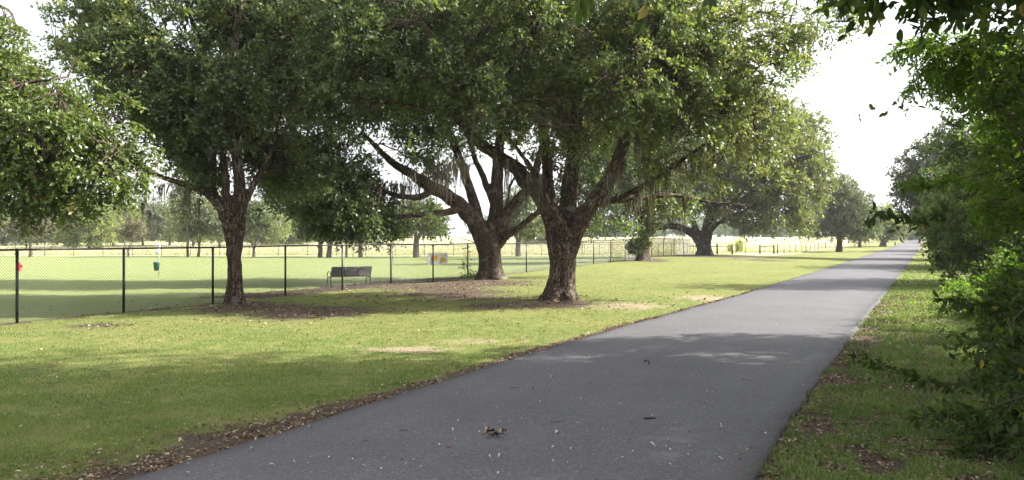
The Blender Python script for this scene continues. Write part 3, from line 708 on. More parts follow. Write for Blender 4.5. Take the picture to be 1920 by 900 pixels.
# --- the second oak with the leaning limbs, behind the fence line
def tree_c():
    b = G(920, 33.5)
    T = Tree('live_oak', 'dark live oak with long low limbs sweeping left, its trunk just behind the great oak', b, 107)
    d = 33.5
    T.limb([b + (0, 0, -.3), b + (0, 0, .05), U(920, 500, d), U(919, 475, d), U(915, 455, d), U(912, 440, d)], [.60, .52, .46, .46, .52, .45])
    T.limb([U(912, 460, d), U(892, 420, d), U(868, 390, d - .2), U(835, 365, d - .4), U(800, 345, d - .8), U(770, 325, d - 1), U(730, 300, d - 1.4), U(680, 250, d - 2)], [.42, .38, .33, .29, .25, .2, .15, .08], 3)
    T.limb([U(865, 392, d - .3), U(835, 398, d - .8), U(800, 402, d - 1.2), U(760, 405, d - 1.6), U(725, 415, d - 2), U(690, 432, d - 2.2)], [.18, .15, .13, .11, .09, .06], 3)
    T.limb([U(815, 352, d - .5), U(790, 368, d - .9), U(750, 368, d - 1.3), U(710, 355, d - 1.6), U(660, 350, d - 2)], [.15, .14, .12, .09, .05], 3)
    T.limb([U(905, 445, d), U(893, 400, d + .2), U(880, 350, d + .4), U(862, 300, d + .6), U(845, 255, d + .6), U(800, 170, d + .8), U(760, 60, d + 1)], [.3, .25, .21, .19, .16, .12, .06], 3)
    T.limb([U(925, 440, d), U(930, 395, d + .2), U(932, 340, d + .4), U(935, 300, d + .6), U(938, 220, d + .6), U(930, 100, d + 1)], [.34, .3, .27, .24, .18, .1], 3)
    T.limb([U(925, 380, d + .2), U(905, 330, d + .4), U(888, 290, d + .4), U(875, 240, d + .4), U(860, 150, d)], [.16, .14, .12, .1, .06], 3)
    T.limb([U(935, 440, d), U(950, 400, d - .2), U(975, 372, d - .4), U(998, 340, d - .6), U(1015, 280, d - .6), U(1040, 180, d - .6)], [.3, .25, .22, .18, .14, .08], 3)
    T.limb([U(930, 465, d), U(950, 443, d - .3), U(975, 425, d - .5), U(1000, 405, d - .7), U(1030, 385, d - .9), U(1090, 360, d - 1)], [.2, .16, .14, .12, .1, .05], 3)
    T.limb([U(952, 385, d), U(955, 350, d + .3), U(972, 320, d + .5), U(968, 290, d + .5)], [.08, .075, .06, .05], 3)
    T.build_wood(M['oakbark'], .055, .38, .03)
    blobs = [bl(560, 330, 31.5, 1.5, 1.4), bl(620, 375, 31, 1.9, 1.3), bl(700, 400, 30.5, 1.8, 1.0), bl(545, 400, 31.5, 1.2, .7, w=1.6), bl(600, 420, 31.3, 1.2, .4, w=1.8), bl(690, 428, 31, 1.3, .35, w=1.6), bl(640, 300, 31.5, 2.4, 1.8), bl(540, 250, 32, 2.2, 2), bl(740, 270, 31.5, 2.2, 1.7), bl(640, 380, 31, 2.4, 1.3, w=2.2), bl(580, 370, 31.5, 2.0, 1.2, w=2), bl(760, 405, 31, 1.3, .6, w=2.2), bl(800, 330, 34, 1.2, .7),
             bl(640, 150, 32, 3.4, 3), bl(780, 130, 32, 3.4, 2.6), bl(900, 100, 33, 3.4, 3), bl(1020, 120, 33, 3.4, 3), bl(700, 30, 33, 3), bl(900, 20, 33, 3), bl(520, 80, 33, 3),
             bl(790, 418, 31, 1.0, .45), bl(850, 430, 33, .7, .25, w=.5), bl(840, 430, 36, 1.0, .35), bl(1080, 300, 34, 2.2, 1.8), bl(620, 425, 32, 1.0, .35), bl(1150, 200, 35, 3, 2.4), bl(1060, 390, 36, 1.0, .5), bl(510, 330, 32, .8, .8),
             bl(850, 250, 36.5, 1.6, 1.0, w=.5), bl(940, 230, 36, 1.5, 1.0, w=.6), bl(1120, 400, 35, 1.3, .6), bl(1150, 420, 36, .9, .4)]
    C, D = T.grow(blobs, 150, 3700, M['twig'], gap=.38, gscale=.6, r2=(.08, .03), lift=.1)
    foliage(T.rng, C, D, 7, 8, .6, .16, .085, M['oak'], T.root, tint0=.36)
    g = T.rng; A = []
    for i in range(90):
        x = g.uniform(560, 880); y = 300 + (880 - x) * .35 + g.uniform(-20, 10); A.append((U(x, min(y, 425), 31.5 + g.uniform(-1, 1.5)), g.uniform(.4, 1.5), .15))
    A += [(U(x, y, 32), l, .12) for x, y, l in ((737, 410, 1.7), (735, 430, 1.3), (820, 408, .9), (800, 408, 1.1), (770, 412, 1.0), (700, 430, .9))]
    moss(g, A, M['moss'], T.root, nst=12, width=.018)
tree_c()

# --- spreading oak further down the fence
def tree_d():
    d = 73; b = G(1320, d)
    T = Tree('live_oak', 'round spreading oak at the far end of the fence with a low limb reaching left', b, 109)
    T.limb([b + (0, 0, -.3), b + (0, 0, .05), U(1320, 460, d), U(1320, 440, d)], [.85, .7, .6, .58])
    T.limb([U(1316, 462, d), U(1306, 445, d), U(1290, 434, d), U(1265, 424, d - .5), U(1232, 427, d - 1)], [.5, .42, .36, .3, .22], 3)
    T.limb([U(1266, 425, d), U(1252, 412, d - .3), U(1245, 400, d - .3)], [.22, .18, .14], 3)
    T.limb([U(1322, 450, d), U(1330, 415, d), U(1338, 385, d), U(1345, 340, d), U(1360, 260, d)], [.6, .5, .44, .38, .2], 3)
    T.limb([U(1308, 440, d), U(1300, 415, d), U(1288, 390, d + .5), U(1270, 340, d + 1)], [.3, .25, .22, .12], 3)
    T.limb([U(1330, 432, d), U(1345, 420, d - .5), U(1365, 408, d - 1), U(1395, 395, d - 2), U(1450, 370, d - 2)], [.26, .22, .2, .16, .1], 3)
    T.build_wood(M['oakbark'], .11, .3, .04)
    blobs = [bl(1330, 330, 72, 4.5, 3.2), bl(1420, 300, 71, 5.2, 4.5), bl(1480, 270, 73, 3.8, 3.2), bl(1500, 340, 72, 3.2, 3), bl(1440, 400, 70.5, 3.2, 1.7), bl(1500, 415, 71.5, 2.0, 1.1),
             bl(1380, 220, 74, 4.5, 3.4), bl(1300, 380, 74, 3.0, 1.2), bl(1350, 390, 71, 2.2, .9), bl(1260, 340, 73, 3.0, 2.6), bl(1420, 425, 70, 1.7, .6), bl(1240, 390, 73, 1.8, 1), bl(1480, 215, 74, 2.4, 1.6), bl(1340, 160, 75, 4, 3)]
    C, D = T.grow(blobs, 110, 2300, M['twig'], r2=(.12, .05), r3=(.04, .02), gap=.33, gscale=.25)
    foliage(T.rng, C, D, 6, 8, .9, .26, .15, M['oaklit'], T.root, tint0=.62)  # tint raised so the crown looks sunlit
    g = T.rng
    moss(g, [(U(x + g.uniform(-8, 8), y, 72.5), g.uniform(.6, 1.8), .2) for x, y in ((1240, 428), (1262, 425), (1280, 432), (1300, 400), (1360, 410), (1385, 400), (1250, 405), (1380, 395)) for _ in range(2)], M['moss'], T.root, nst=8, width=.03)
tree_d()

def tree_e():
    d = 57; b = G(1206, d)
    T = Tree('oak_tree', 'stout oak whose trunk is wrapped in leafy creeper, right at the fence', b, 111)
    T.limb([b + (0, 0, -.2), b + (0, 0, .05), U(1206, 470, d), U(1207, 440, d), U(1205, 400, d), U(1210, 340, d), U(1200, 280, d)], [.62, .5, .4, .36, .3, .24, .1])
    T.limb([U(1206, 420, d), U(1180, 390, d), U(1150, 370, d), U(1110, 350, d)], [.18, .14, .1, .05], 3)
    T.limb([U(1206, 400, d), U(1240, 360, d), U(1280, 330, d)], [.18, .14, .05], 3)
    T.build_wood(M['oakbark'], .08, .3, .03)
    blobs = [bl(1205, 330, 57, 3.5, 2.6), bl(1150, 370, 57, 2.4, 1.6), bl(1120, 415, 56.5, 1.5, 1.0), bl(1265, 370, 57, 2.0, 1.4), bl(1170, 280, 58, 3.5, 3), bl(1250, 280, 58, 3.2, 2.6), bl(1160, 420, 56.5, 1.3, .7), bl(1100, 340, 57, 2, 1.6)]
    C, D = T.grow(blobs, 60, 900, M['twig'], r2=(.1, .04), r3=(.035, .015), gap=.33, gscale=.3)
    foliage(T.rng, C, D, 6, 8, .7, .20, .11, M['grey'], T.root, tint0=.35)
    bl2 = [bl(1205, 385, 56.7, 1.0, 1.6), bl(1205, 445, 56.6, .7, .9), bl(1190, 462, 56.4, .45, .45), bl(1222, 420, 56.6, .5, .6)]
    B = np.array([x[:6] for x in bl2]); g = T.rng
    k = g.integers(0, 4, 260); v = g.normal(0, 1, (260, 3)); v /= np.linalg.norm(v, axis=1)[:, None]
    C = B[k, :3] + v * g.uniform(.3, 1, (260, 1)) * B[k, 3:]
    foliage(g, C, v, 5, 7, .35, .15, .09, M['oaklit'], T.root, 'creeper', tint0=.45)
tree_e()

def simple_tree(name, label, px, d, crown, trunk_r, mat, seed, group=None, fork=.35, ntw=5, nlf=7, leaf=.3, ncl=320, tint0=.45, bark='farbark', n2=26, gap=.36, lean=0, base=None, zb=None):
    """crown: (px, py, r_m, rz_m) list, first one main"""
    b = G(px, d) if base is None else np.array(base, float)
    T = Tree(name, label, b, seed, group)
    c0 = U(crown[0][0], crown[0][1], d) if base is None else np.array([crown[0][0], crown[0][1], crown[0][2]], float)
    top = c0; fk = b + (top - b) * fork
    g = T.rng
    T.limb([b + (0, 0, -.2), b + (0, 0, .02), b * .5 + fk * .5 + g.normal(0, .05, 3), fk], [trunk_r * 1.35, trunk_r * 1.1, trunk_r * .9, trunk_r * .8], 3)
    for k in range(4):
        a = g.uniform(0, 6.28); e = top + np.array([math.cos(a), math.sin(a), g.uniform(-.2, .5)]) * crown[0][-2] * .55
        T.limb([fk - (0, 0, trunk_r), fk * .6 + e * .4 + (0, 0, -.1), e], [trunk_r * .55, trunk_r * .35, trunk_r * .15], 3)
    mb = MB()
    for P, r in T.limbs: mb.tube(P, r, 9)
    mb.build('trunk', M[bark], T.root, True)
    if base is None: blobs = [(*U(x, y, d + g.uniform(-.5, .5)), r, r, rz, 1.0) for x, y, r, rz in crown]
    else: blobs = [(x, y, z, r, r, rz, w) for x, y, z, r, rz, w in crown]
    C, D = T.grow(blobs, n2, ncl, M['twig'] if bark != 'farbark' else M[bark], r2=(trunk_r * .35, .03), r3=(.03, .015), gap=gap, gscale=.3, sides=4)
    foliage(g, C, D, ntw, nlf, leaf * 2.6, leaf, leaf * .6, M[mat], T.root, tint0=tint0)
    return T

# park trees by the far fence
PT = 'small trees in a row by the far fence'
simple_tree('park_tree', 'small brownish tree with a straight trunk far behind the leftmost fence post', 57, 84, [(57, 418, 2.0, 1.2), (40, 425, 1.3, .8), (80, 422, 1.2, .8)], .19, 'farb', 201, PT, ncl=200, leaf=.22, tint0=.3)
simple_tree('park_tree', 'leafless pinkish brown bushy tree far behind the second span of fence', 240, 86, [(240, 430, 1.7, 1.4), (228, 440, 1.2, .9), (254, 438, 1.2, 1.0)], .12, 'farb', 202, PT, ncl=230, leaf=.16, tint0=.75, fork=.2)
simple_tree('park_tree', 'slender tree with a thin pale pole trunk left of the slim forked oak', 352, 84, [(352, 350, 1.8, 2.4), (345, 385, 1.3, 1)], .13, 'grey', 203, PT, ncl=200, leaf=.22, fork=.7)
simple_tree('park_tree', 'grey green small tree with an upswept crown just left of the slim forked oak', 372, 85, [(377, 408, 2.1, 1.9), (360, 425, 1.2, .9), (395, 425, 1.2, 1)], .15, 'grey', 204, PT, ncl=280, leaf=.2, fork=.28)
simple_tree('park_tree', 'pale open tree with V shaped branches just right of the slim forked oak', 476, 84, [(476, 412, 2.1, 1.7), (458, 425, 1.3, 1.0), (495, 425, 1.3, .9), (476, 385, 1.4, 1.1)], .16, 'grey', 205, PT, ncl=300, leaf=.18, fork=.22, tint0=.6)
simple_tree('park_tree', 'grey trunked tree with broad foot far behind the bench, left of a pair', 600, 82, [(600, 415, 2.2, 1.6), (575, 432, 1.2, .8)], .24, 'grey', 206, PT, ncl=200, leaf=.22, fork=.5)
simple_tree('park_tree', 'grey trunked tree forking low far behind the bench, right one of a close pair', 616, 82, [(625, 405, 2.4, 1.8), (645, 430, 1.2, .7)], .27, 'grey', 207, PT, ncl=200, leaf=.22, fork=.42)
simple_tree('park_tree', 'thin pale trunked tree far behind the right end of the bench', 650, 84, [(650, 400, 2.0, 1.6)], .14, 'grey', 208, PT, ncl=120, leaf=.22, fork=.6)
simple_tree('park_tree', 'tree with a short pale trunk far behind the fence post right of the bench', 676, 82, [(676, 405, 2.4, 1.8)], .22, 'grey', 209, PT, ncl=160, leaf=.22, fork=.55)
simple_tree('park_tree', 'grey trunked tree far behind the fence, between the bench and the white signs', 781, 80, [(781, 408, 3.0, 1.9), (750, 425, 1.4, .7), (815, 425, 1.4, .7)], .34, 'oaklit', 210, PT, ncl=330, leaf=.24, fork=.5, tint0=.3)
simple_tree('park_tree', 'dense round green tree seen between the two big oak trunks', 972, 84, [(972, 405, 2.6, 2.2), (945, 425, 1.5, 1.0), (1000, 425, 1.6, 1.1), (972, 370, 2, 1.6)], .30, 'oaklit', 211, PT, ncl=380, leaf=.22, fork=.4, tint0=.3)
# lane trees on the right
simple_tree('lane_tree', 'neat round oak with a single straight trunk beside the far wire fence', 1573, 103, [(1575, 395, 4.6, 3.6), (1540, 420, 2.6, 1.7), (1610, 412, 2.8, 2.0), (1570, 360, 3.2, 2.2), (1522, 432, 1.5, .9)], .42, 'grey', 221, ncl=1100, leaf=.26, fork=.32, tint0=.5, bark='twig', n2=50, gap=.3)
simple_tree('lane_tree', 'yellow green tree with a leaning moss hung trunk where the path vanishes', 1655, 150, [(1668, 415, 4.2, 3.0), (1645, 430, 3, 2), (1695, 418, 3.2, 2.2)], .6, 'far', 222, ncl=500, leaf=.34, fork=.3, tint0=.6, bark='twig')
simple_tree('lane_tree', 'pale moss draped tree behind the neat round oak', 1612, 140, [(1612, 415, 3.4, 3.2), (1598, 430, 2.4, 2.0), (1628, 435, 2.2, 1.6)], .3, 'grey', 223, ncl=420, leaf=.3, fork=.3, tint0=.85)
simple_tree('lane_tree', 'dark green tree far off to the left of the vanishing path', 1672, 230, [(1676, 425, 5, 3.5), (1700, 430, 4.5, 3)], .4, 'farbl', 224, ncl=320, leaf=.5, fork=.4)
simple_tree('lane_tree', 'hazy small tree closing the view at the end of the path', 1725, 330, [(1722, 434, 6, 3.2), (1700, 438, 5, 2.5), (1750, 430, 6, 4)], .4, 'farbl', 225, ncl=300, leaf=.65, fork=.4)

# wood beyond the pasture, left
WG = 'trees along the edge of the wood beyond the pasture'
far = [(-45, 150, 380, 5.0, 'far', 'yellow green tree of the far wood cut by the left edge of the view'),
       (12, 165, 412, 4.5, 'grey', 'dull green tree of the far wood, first behind the leftmost fence post'),
       (70, 175, 405, 5.0, 'grey', 'grey green tree of the far wood behind the small brownish tree'),
       (128, 150, 405, 4.4, 'far', 'pale yellow green bushy tree of the far wood left of the second fence post'),
       (168, 140, 410, 4.6, 'far', 'big light green bush like tree of the far wood straight behind the second fence post'),
       (212, 160, 398, 5.0, 'far', 'tall pale tree of the far wood just right of the second fence post'),
       (268, 165, 398, 5.2, 'grey', 'greyish tall tree of the far wood behind the leafless brown one'),
       (318, 170, 400, 4.8, 'far', 'pale tree of the far wood behind the dog waste station'),
       (362, 160, 402, 4.4, 'far', 'light green tree of the far wood behind the slender pole trunk'),
       (412, 150, 398, 4.2, 'far', 'yellow green tree of the far wood straight behind the slim forked oak'),
       (500, 175, 410, 4.6, 'far', 'pale low tree of the far wood behind the V branched tree'),
       (545, 185, 422, 4.0, 'grey', 'low grey tree of the far wood between the slim oak and the bench'),
       (1010, 190, 428, 4.0, 'far', 'small pale tree of the far wood seen just left of the great oak trunk')]
for i, (px, d, py, r, m, lab) in enumerate(far):
    simple_tree('wood_tree', lab, px, d, [(px, py, r, r * .85), (px - 22, py + 18, r * .7, r * .6), (px + 24, py + 16, r * .75, r * .6), (px, py + 32, r * .8, r * .45)], .25, m, 300 + i, WG, ncl=420, leaf=.42, ntw=4, nlf=6, fork=.4, tint0=.55 + .1 * ((i * 7) % 3 - 1), n2=14, gap=.25)

def distant_wood():
    g = np.random.default_rng(400); C = []
    for k in range(70):
        px = g.uniform(520, 1720); d = g.uniform(300, 360) if px < 1560 else g.uniform(340, 400); r = g.uniform(3.0, 5.5)
        x = (px - 960) * d / F; z = gh(x, d)
        n = 75; v = g.normal(0, 1, (n, 3)); v /= np.linalg.norm(v, axis=1)[:, None]
        C.append(np.array([x, d, z + r * .8]) + v * g.uniform(.5, 1, (n, 1)) * np.array([r * 1.25, r, r * g.uniform(.8, 1.15)]))
    for k in range(34):
        px = -140 + 24 * k + g.uniform(-8, 8); d = g.uniform(195, 240); r = g.uniform(2.6, 4.6); x = (px - 960) * d / F; z = gh(x, d)
        v = g.normal(0, 1, (75, 3)); v /= np.linalg.norm(v, axis=1)[:, None]
        C.append(np.array([x, d, z + r * .7]) + v * g.uniform(.5, 1, (75, 1)) * np.array([r * 1.3, r, r * g.uniform(.7, 1.2)]))
    C = np.concatenate(C); D = g.normal(0, 1, C.shape); D /= np.linalg.norm(D, axis=1)[:, None]
    o = foliage(g, C, D, 3, 5, 1.4, .8, .55, M['farbl'], None, 'distant_woods', tint0=.5)
    tag(o, 'far blue green woods along the horizon beyond the field', 'woods', kind='stuff')
distant_wood()

# --- the tall trees and shrubs on the right
def right_tree(label, base, trunk, tr, blobs, mat, seed, ncl, leaf, lw, n2=60, gap=.3, hi=False, stems=None, name='lane_tree', limbs=(), ntw=5, nlf=7, tint0=.45, tl=None, up=.8, bark='oakbark', leafdroop=.15):
    b = np.array([base[0], base[1], gh(*base)])
    T = Tree(name, label, b, seed)
    T.limb([b + (0, 0, -.2)] + [np.array(p, float) for p in trunk], tr, 4)
    for P, r in limbs: T.limb(P, r, 3)
    T.build_wood(M[bark], max(.02, tr[0] * .22), .25, .012 if tr[0] > .1 else 0)
    C, D = T.grow(blobs, n2, ncl, M['twig'], r2=(.05, .018), r3=(.016, .006), gap=gap, gscale=.5, sides=5, lift=.15)
    foliage(T.rng, C, D, ntw, nlf, tl or leaf * 4, leaf, lw, M[mat], T.root, tint0=tint0, hi=hi, stems=stems, up=up, leafdroop=leafdroop)
    return T
# nearest, trunk out of view; its leafy twigs hang into the top of the picture
g0 = np.random.default_rng(5)
T = right_tree('nearest broad leaved tree on the right whose dark twigs hang across the top', (6.4, 6.6), [(6.4, 6.6, .3), (6.3, 6.5, 2), (6.0, 6.4, 4), (5.8, 6.6, 6.5), (5.6, 6.8, 9)], [.2, .17, .14, .12, .08, .04],
    [(6.4, 7.2, 8, 2.6, 2.6, 2.4, 1), (4.6, 6.6, 6.4, 2.2, 1.8, 1.0, 1), (3.0, 6.2, 5.2, 1.4, 1.2, .5, 1.2), (6.5, 6, 4.4, 1.6, 1.6, 1.6, 1), (3.4, 6.0, 3.72, .85, .4, .14, 14), (2.75, 6.0, 3.7, .45, .3, .10, 16), (5, 9, 7, 2, 2, 2, 1)],
    'near', 501, 760, .115, .058, n2=60, gap=.2, hi=True,
    limbs=[([(6.2, 6.5, 3.4), (5.0, 6.3, 3.9), (4.0, 6.1, 4.0), (3.2, 6.0, 3.95), (2.4, 5.9, 3.9)], [.07, .05, .04, .03, .012]),
           ([(5.9, 6.5, 3.9), (4.0, 5.2, 4.3), (2.4, 4.4, 3.9), (1.2, 4.1, 3.35), (.5, 4.0, 3.1)], [.05, .04, .03, .018, .008])], tint0=.3, tl=.3, ntw=4)
g = T.rng
C = np.array([U(x, y, dd) for x, y, dd in ((1090, -25, 4.0), (1115, -10, 4.05), (1150, -30, 4.1), (1185, -12, 4.0), (1215, -8, 4.05), (1235, -35, 4.1), (1330, -20, 4.4), (1060, -35, 4.1))])
foliage(g, C, np.tile([[-.2, 0, -.9]], (len(C), 1)), 2, 2, .12, .095, .045, M['near'], T.root, 'low_leaves', spread=.5, hi=True, stems=M['stem'], tint0=.45, leafdroop=.5)

right_tree('tall dense tree on the right edge with large dark leaves, rising past the top', (9.4, 10.2), [(9.4, 10.2, .3), (9.3, 10.2, 2.5), (9.0, 10.4, 5), (8.8, 10.6, 8), (8.6, 10.9, 12)], [.24, .2, .17, .14, .1, .04],
    [(7.6, 10.2, 3.4, 1.5, 1.5, 1.3, 1.2), (7.3, 10.6, 4.9, 1.4, 1.5, 1.2, 1.2), (8.2, 10.5, 2.0, 1.4, 1.4, 1.0, 1), (8.8, 10.8, 7.5, 2.6, 2.6, 2.4, .8), (8.6, 11, 11, 3, 3, 2.8, .8), (9.0, 11, 14, 2.4, 2.4, 2.0, .7), (6.6, 10.0, 3.2, .7, .6, .5, 1.5), (7.0, 10, 5.6, 1.2, 1, .7, 1)],
    'near', 502, 1050, .12, .055, n2=70, gap=.25, hi=True, tint0=.35, tl=.36)
right_tree('feathery yellow green tree leaning over the path from behind the nearest trees on the right', (10.6, 13.6), [(10.6, 13.6, .3), (10.4, 13.6, 2), (9.6, 13.4, 3.6), (8.6, 13.2, 4.6), (7.6, 13, 5.0)], [.14, .12, .1, .07, .04, .015],
    [(8.1, 13.2, 4.6, 1.1, 1.0, .55, 1.4), (7.2, 13.0, 4.75, .8, .8, .3, 2.0), (6.6, 12.9, 4.9, .5, .5, .2, 1.8), (9.0, 13.4, 4.0, 1.3, 1.2, .8, 1.2), (8.9, 13.2, 2.8, 1.2, 1, .8, 1), (8.2, 12.6, 2.3, .8, .8, .4, 1.4), (6.7, 12.8, 4.3, .35, .4, .12, 1.6)],
    'bright', 503, 620, .10, .036, n2=50, gap=.25, hi=True, tint0=.45, tl=.34, ntw=5, nlf=9, up=1.2)
right_tree('tall full tree behind the feathery one on the right of the path', (13.0, 12.0), [(13, 12, .3), (12.9, 12, 3), (12.6, 11.6, 6), (12.3, 11.2, 9), (12, 11, 12)], [.3, .26, .22, .18, .12, .05],
    [(11.4, 14.2, 2.4, 1.6, 1.6, 1.3, 1), (12.4, 16.0, 2.2, 1.6, 1.8, 1.4, 1), (12.4, 10.8, 9.5, 2.6, 2.0, 2.2, .9), (12.0, 10.6, 13, 3, 2.0, 2.8, .8), (12.8, 10.2, 15.6, 2.2, 1.8, 1.6, .7), (10.4, 10.0, 14.4, 2.4, 2.0, 2.2, .7), (9.6, 8.5, 14.5, 2.4, 2.4, 2, .6), (12.6, 11.6, 6.0, 2.2, 1.6, 1.8, .8)],
    'near', 504, 1300, .15, .08, n2=70, gap=.22, hi=False, tint0=.35, tl=.45)
for bx, by, sd_, lab in ((13.2, 8.6, 520, 'unseen tall tree added for shade outside the right edge, second row from the path'), (10.2, 4.6, 521, 'unseen tall tree added for shade outside the right edge, level with the lower corner shrubs'), (15.8, 9.8, 522, 'unseen tall tree added for shade outside the right edge, behind the tall dense tree')):  # unseen trees added to keep the near path in even shade
    right_tree(lab, (bx, by), [(bx, by, .3), (bx, by, 3), (bx, by, 6), (bx, by, 10)], [.25, .2, .17, .14, .05],
        [(bx, by, 4.2, 2.6, 2.6, 2.0, 1), (bx, by, 7.5, 3.2, 3.0, 2.4, 1), (bx, by, 11, 3.2, 3, 2.4, 1)], 'near', sd_, 520, .22, .14, n2=30, gap=.1, tint0=.4, tl=.7)
right_tree('bushy dark tree on the right beyond the sunlit gap in the verge', (18.6, 29.0), [(18.6, 29, .3), (18.6, 29, 2), (18.4, 29, 4), (18.3, 29, 6.5)], [.25, .2, .17, .12, .05],
    [(17.7, 29, 2.2, 2.4, 2.4, 1.9, 1.2), (17.9, 29, 4.8, 2.5, 2.6, 1.8, 1), (18.6, 29.4, 7.0, 2.2, 2.4, 1.6, .8), (17.1, 28.6, 1.0, 1.5, 1.6, .9, 1.2), (19, 25.6, 1.4, 1.4, 1.2, 1.2, 1), (20.5, 32, 4, 2.4, 2.4, 3, 1)],
    'near', 505, 1100, .17, .10, n2=60, gap=.22, tint0=.4, tl=.5)
right_tree('tall dark grey green oak on the right side of the path against the white sky', (38.5, 66), [(38.5, 66, .5), (38.4, 66, 3), (38, 66, 6), (37.6, 66, 9)], [.55, .45, .38, .3, .12],
    [(36.0, 66, 7.2, 4.2, 4.0, 3.0, 1), (35.0, 65.5, 5.0, 3.3, 3.3, 1.8, 1), (37.5, 66, 9.6, 3.2, 3.2, 1.8, 1), (39.5, 66, 6, 4.5, 4, 3.5, .8), (34.6, 64, 3.6, 2.3, 2.3, 1.0, 1), (37.5, 62, 3.0, 3.6, 3.2, 2.2, 1), (33.2, 66, 6.2, 1.4, 1.6, 1.2, 1)],
    'grey', 506, 1700, .24, .13, n2=80, gap=.26, tint0=.12, tl=.75)
right_tree('dense tree on the right between the bushy dark one and the tall grey green oak', (27.5, 47), [(27.5, 47, .5), (27.5, 47, 3), (27.3, 47, 5)], [.3, .25, .2, .1],
    [(26.8, 46.5, 2.2, 2.6, 3.0, 2.0, 1), (27.6, 47, 5.0, 3.0, 3.4, 2.0, 1), (29.5, 50, 3.6, 3, 3.6, 3, .8), (25.6, 43.5, 1.2, 1.6, 1.8, 1.2, 1), (29, 42.0, 3.5, 2.6, 3, 3, 1)],
    'near', 507, 1000, .22, .13, n2=50, gap=.2, tint0=.35, tl=.65)
right_tree('dark tree on the right side near the far end of the path', (60, 104), [(60, 104, .5), (60, 104, 4), (59.5, 104, 8)], [.45, .4, .3, .12],
    [(58.0, 104, 5.0, 4.5, 5, 3.8, 1), (57, 98, 2.8, 3.2, 4, 2.4, 1), (61, 106, 8, 4, 5, 2.6, 1), (48.5, 84, 3.0, 3.0, 4, 2.8, .9), (64, 114, 4, 4, 5, 4, 1)],
    'grey', 508, 900, .34, .2, n2=50, gap=.2, tint0=.2, tl=1.0)
right_tree('last pale tree on the right side where the path vanishes', (106, 185), [(106, 185, .5), (106, 185, 4), (105.5, 185, 7)], [.45, .4, .3, .12],
    [(103, 185, 4.5, 5, 6, 4, 1), (99, 176, 2.6, 3.4, 5, 2.6, 1), (108, 190, 7, 5, 6, 3, 1), (85, 148, 3, 4, 6, 3, 1), (118, 208, 4, 5, 8, 4, 1)],
    'far', 509, 600, .5, .3, n2=30, gap=.2, tint0=.3, tl=1.4)

def shrub(label, x, y, blobs, mat, seed, ncl, leaf, lw, hi=False, stems=None, ntw=5, nlf=7, tint0=.45, tl=None, name='shrub', up=.9, cat='shrub', nstem=7, gap=.2, extra=None):
    g = np.random.default_rng(seed); b = np.array([x, y, gh(x, y)])
    root = thing(name, label, cat, b)
    B = np.array([q[:6] for q in blobs], float); wt = (B[:, 3] * B[:, 4] * B[:, 5]) ** .8; wt /= wt.sum()
    k = g.choice(len(B), ncl, p=wt); v = g.normal(0, 1, (ncl, 3)); v /= np.linalg.norm(v, axis=1)[:, None]
    C = B[k, :3] + v * (g.uniform(0, 1, (ncl, 1)) ** .45) * B[k, 3:6]
    C = C[C[:, 2] > ground_h(C[:, 0], C[:, 1]) + .05]
    mb = MB()
    tips = C[g.choice(len(C), min(len(C), nstem * 6), replace=False)]
    for i, t in enumerate(tips):
        a = b + np.array([g.normal(0, .12), g.normal(0, .12), 0]); s = np.linspace(0, 1, 6)[:, None]
        P = a * (1 - s) + t * s + np.array([0, 0, 1]) * (s * (1 - s)) * .5 * np.linalg.norm(t - a) * .6
        mb.tube(P, np.linspace(.012, .003, 6), 4, False)
    mb.build('stems', M['twig'], root)
    D = v[:len(C)] * .5 + np.array([0, 0, .3])
    D = (C - (b + np.array([0, 0, .2]))); D /= np.linalg.norm(D, axis=1)[:, None] + 1e-6
    foliage(g, C, D, ntw, nlf, tl or leaf * 3.4, leaf, lw, M[mat], root, 'foliage', tint0=tint0, hi=hi, stems=stems, up=up, spread=.9)
    return root, g
def hb(px, py, d, r, rz=None): c = U(px, py, d); return (*c, r, r, rz or r * .8)
shrub('low sunlit yellow green bush at the edge of the verge beyond the near shade', 13.2, 22.6, [hb(1835, 545, 22.4, .95, .4), hb(1880, 555, 22.6, .9, .45), hb(1800, 575, 22, .55, .3), hb(1930, 540, 23, 1.0, .6)], 'bright', 601, 330, .085, .05, tint0=.5)
shrub('bright leafy shrub at the right edge with upright pale green leaves', 9.4, 13.6, [hb(1905, 530, 13.6, .5, .35), hb(1940, 560, 13.4, .6, .5), hb(1910, 610, 13.2, .45, .35), hb(1950, 520, 13.8, .6, .5)], 'bright', 602, 190, .085, .04, hi=True, tint0=.35)
shrub('small round shrub on the grass verge under the dark trees', 10.6, 17.8, [hb(1830, 600, 17.4, .75, .4), hb(1870, 585, 17.6, .8, .6), hb(1800, 620, 16.6, .5, .25)], 'near', 603, 300, .075, .045, tint0=.55)
shrub('dark shrub in the shade halfway along the right side', 12.6, 19.6, [hb(1935, 560, 18.8, 1.1, .8), hb(1960, 500, 19.4, 1.2, 1.0), hb(1900, 505, 20.5, .8, .6), hb(1990, 600, 17, 1.2, .9)], 'near', 604, 330, .09, .05, tint0=.4)
shrub('tangled dark shrub in the lower right corner with arching leafy twigs', 4.9, 6.6,
      [hb(1920, 640, 6.9, .36, .35), hb(1900, 760, 6.7, .36, .3), hb(1870, 860, 6.4, .30, .22), hb(1950, 540, 7.0, .38, .4), hb(1850, 800, 6.5, .22, .2), hb(1975, 800, 6.4, .5, .6), hb(1930, 900, 6, .35, .3)],
      'near', 605, 95, .085, .040, hi=True, stems=M['stem'], tint0=.25, tl=.3, nlf=6, up=.8)
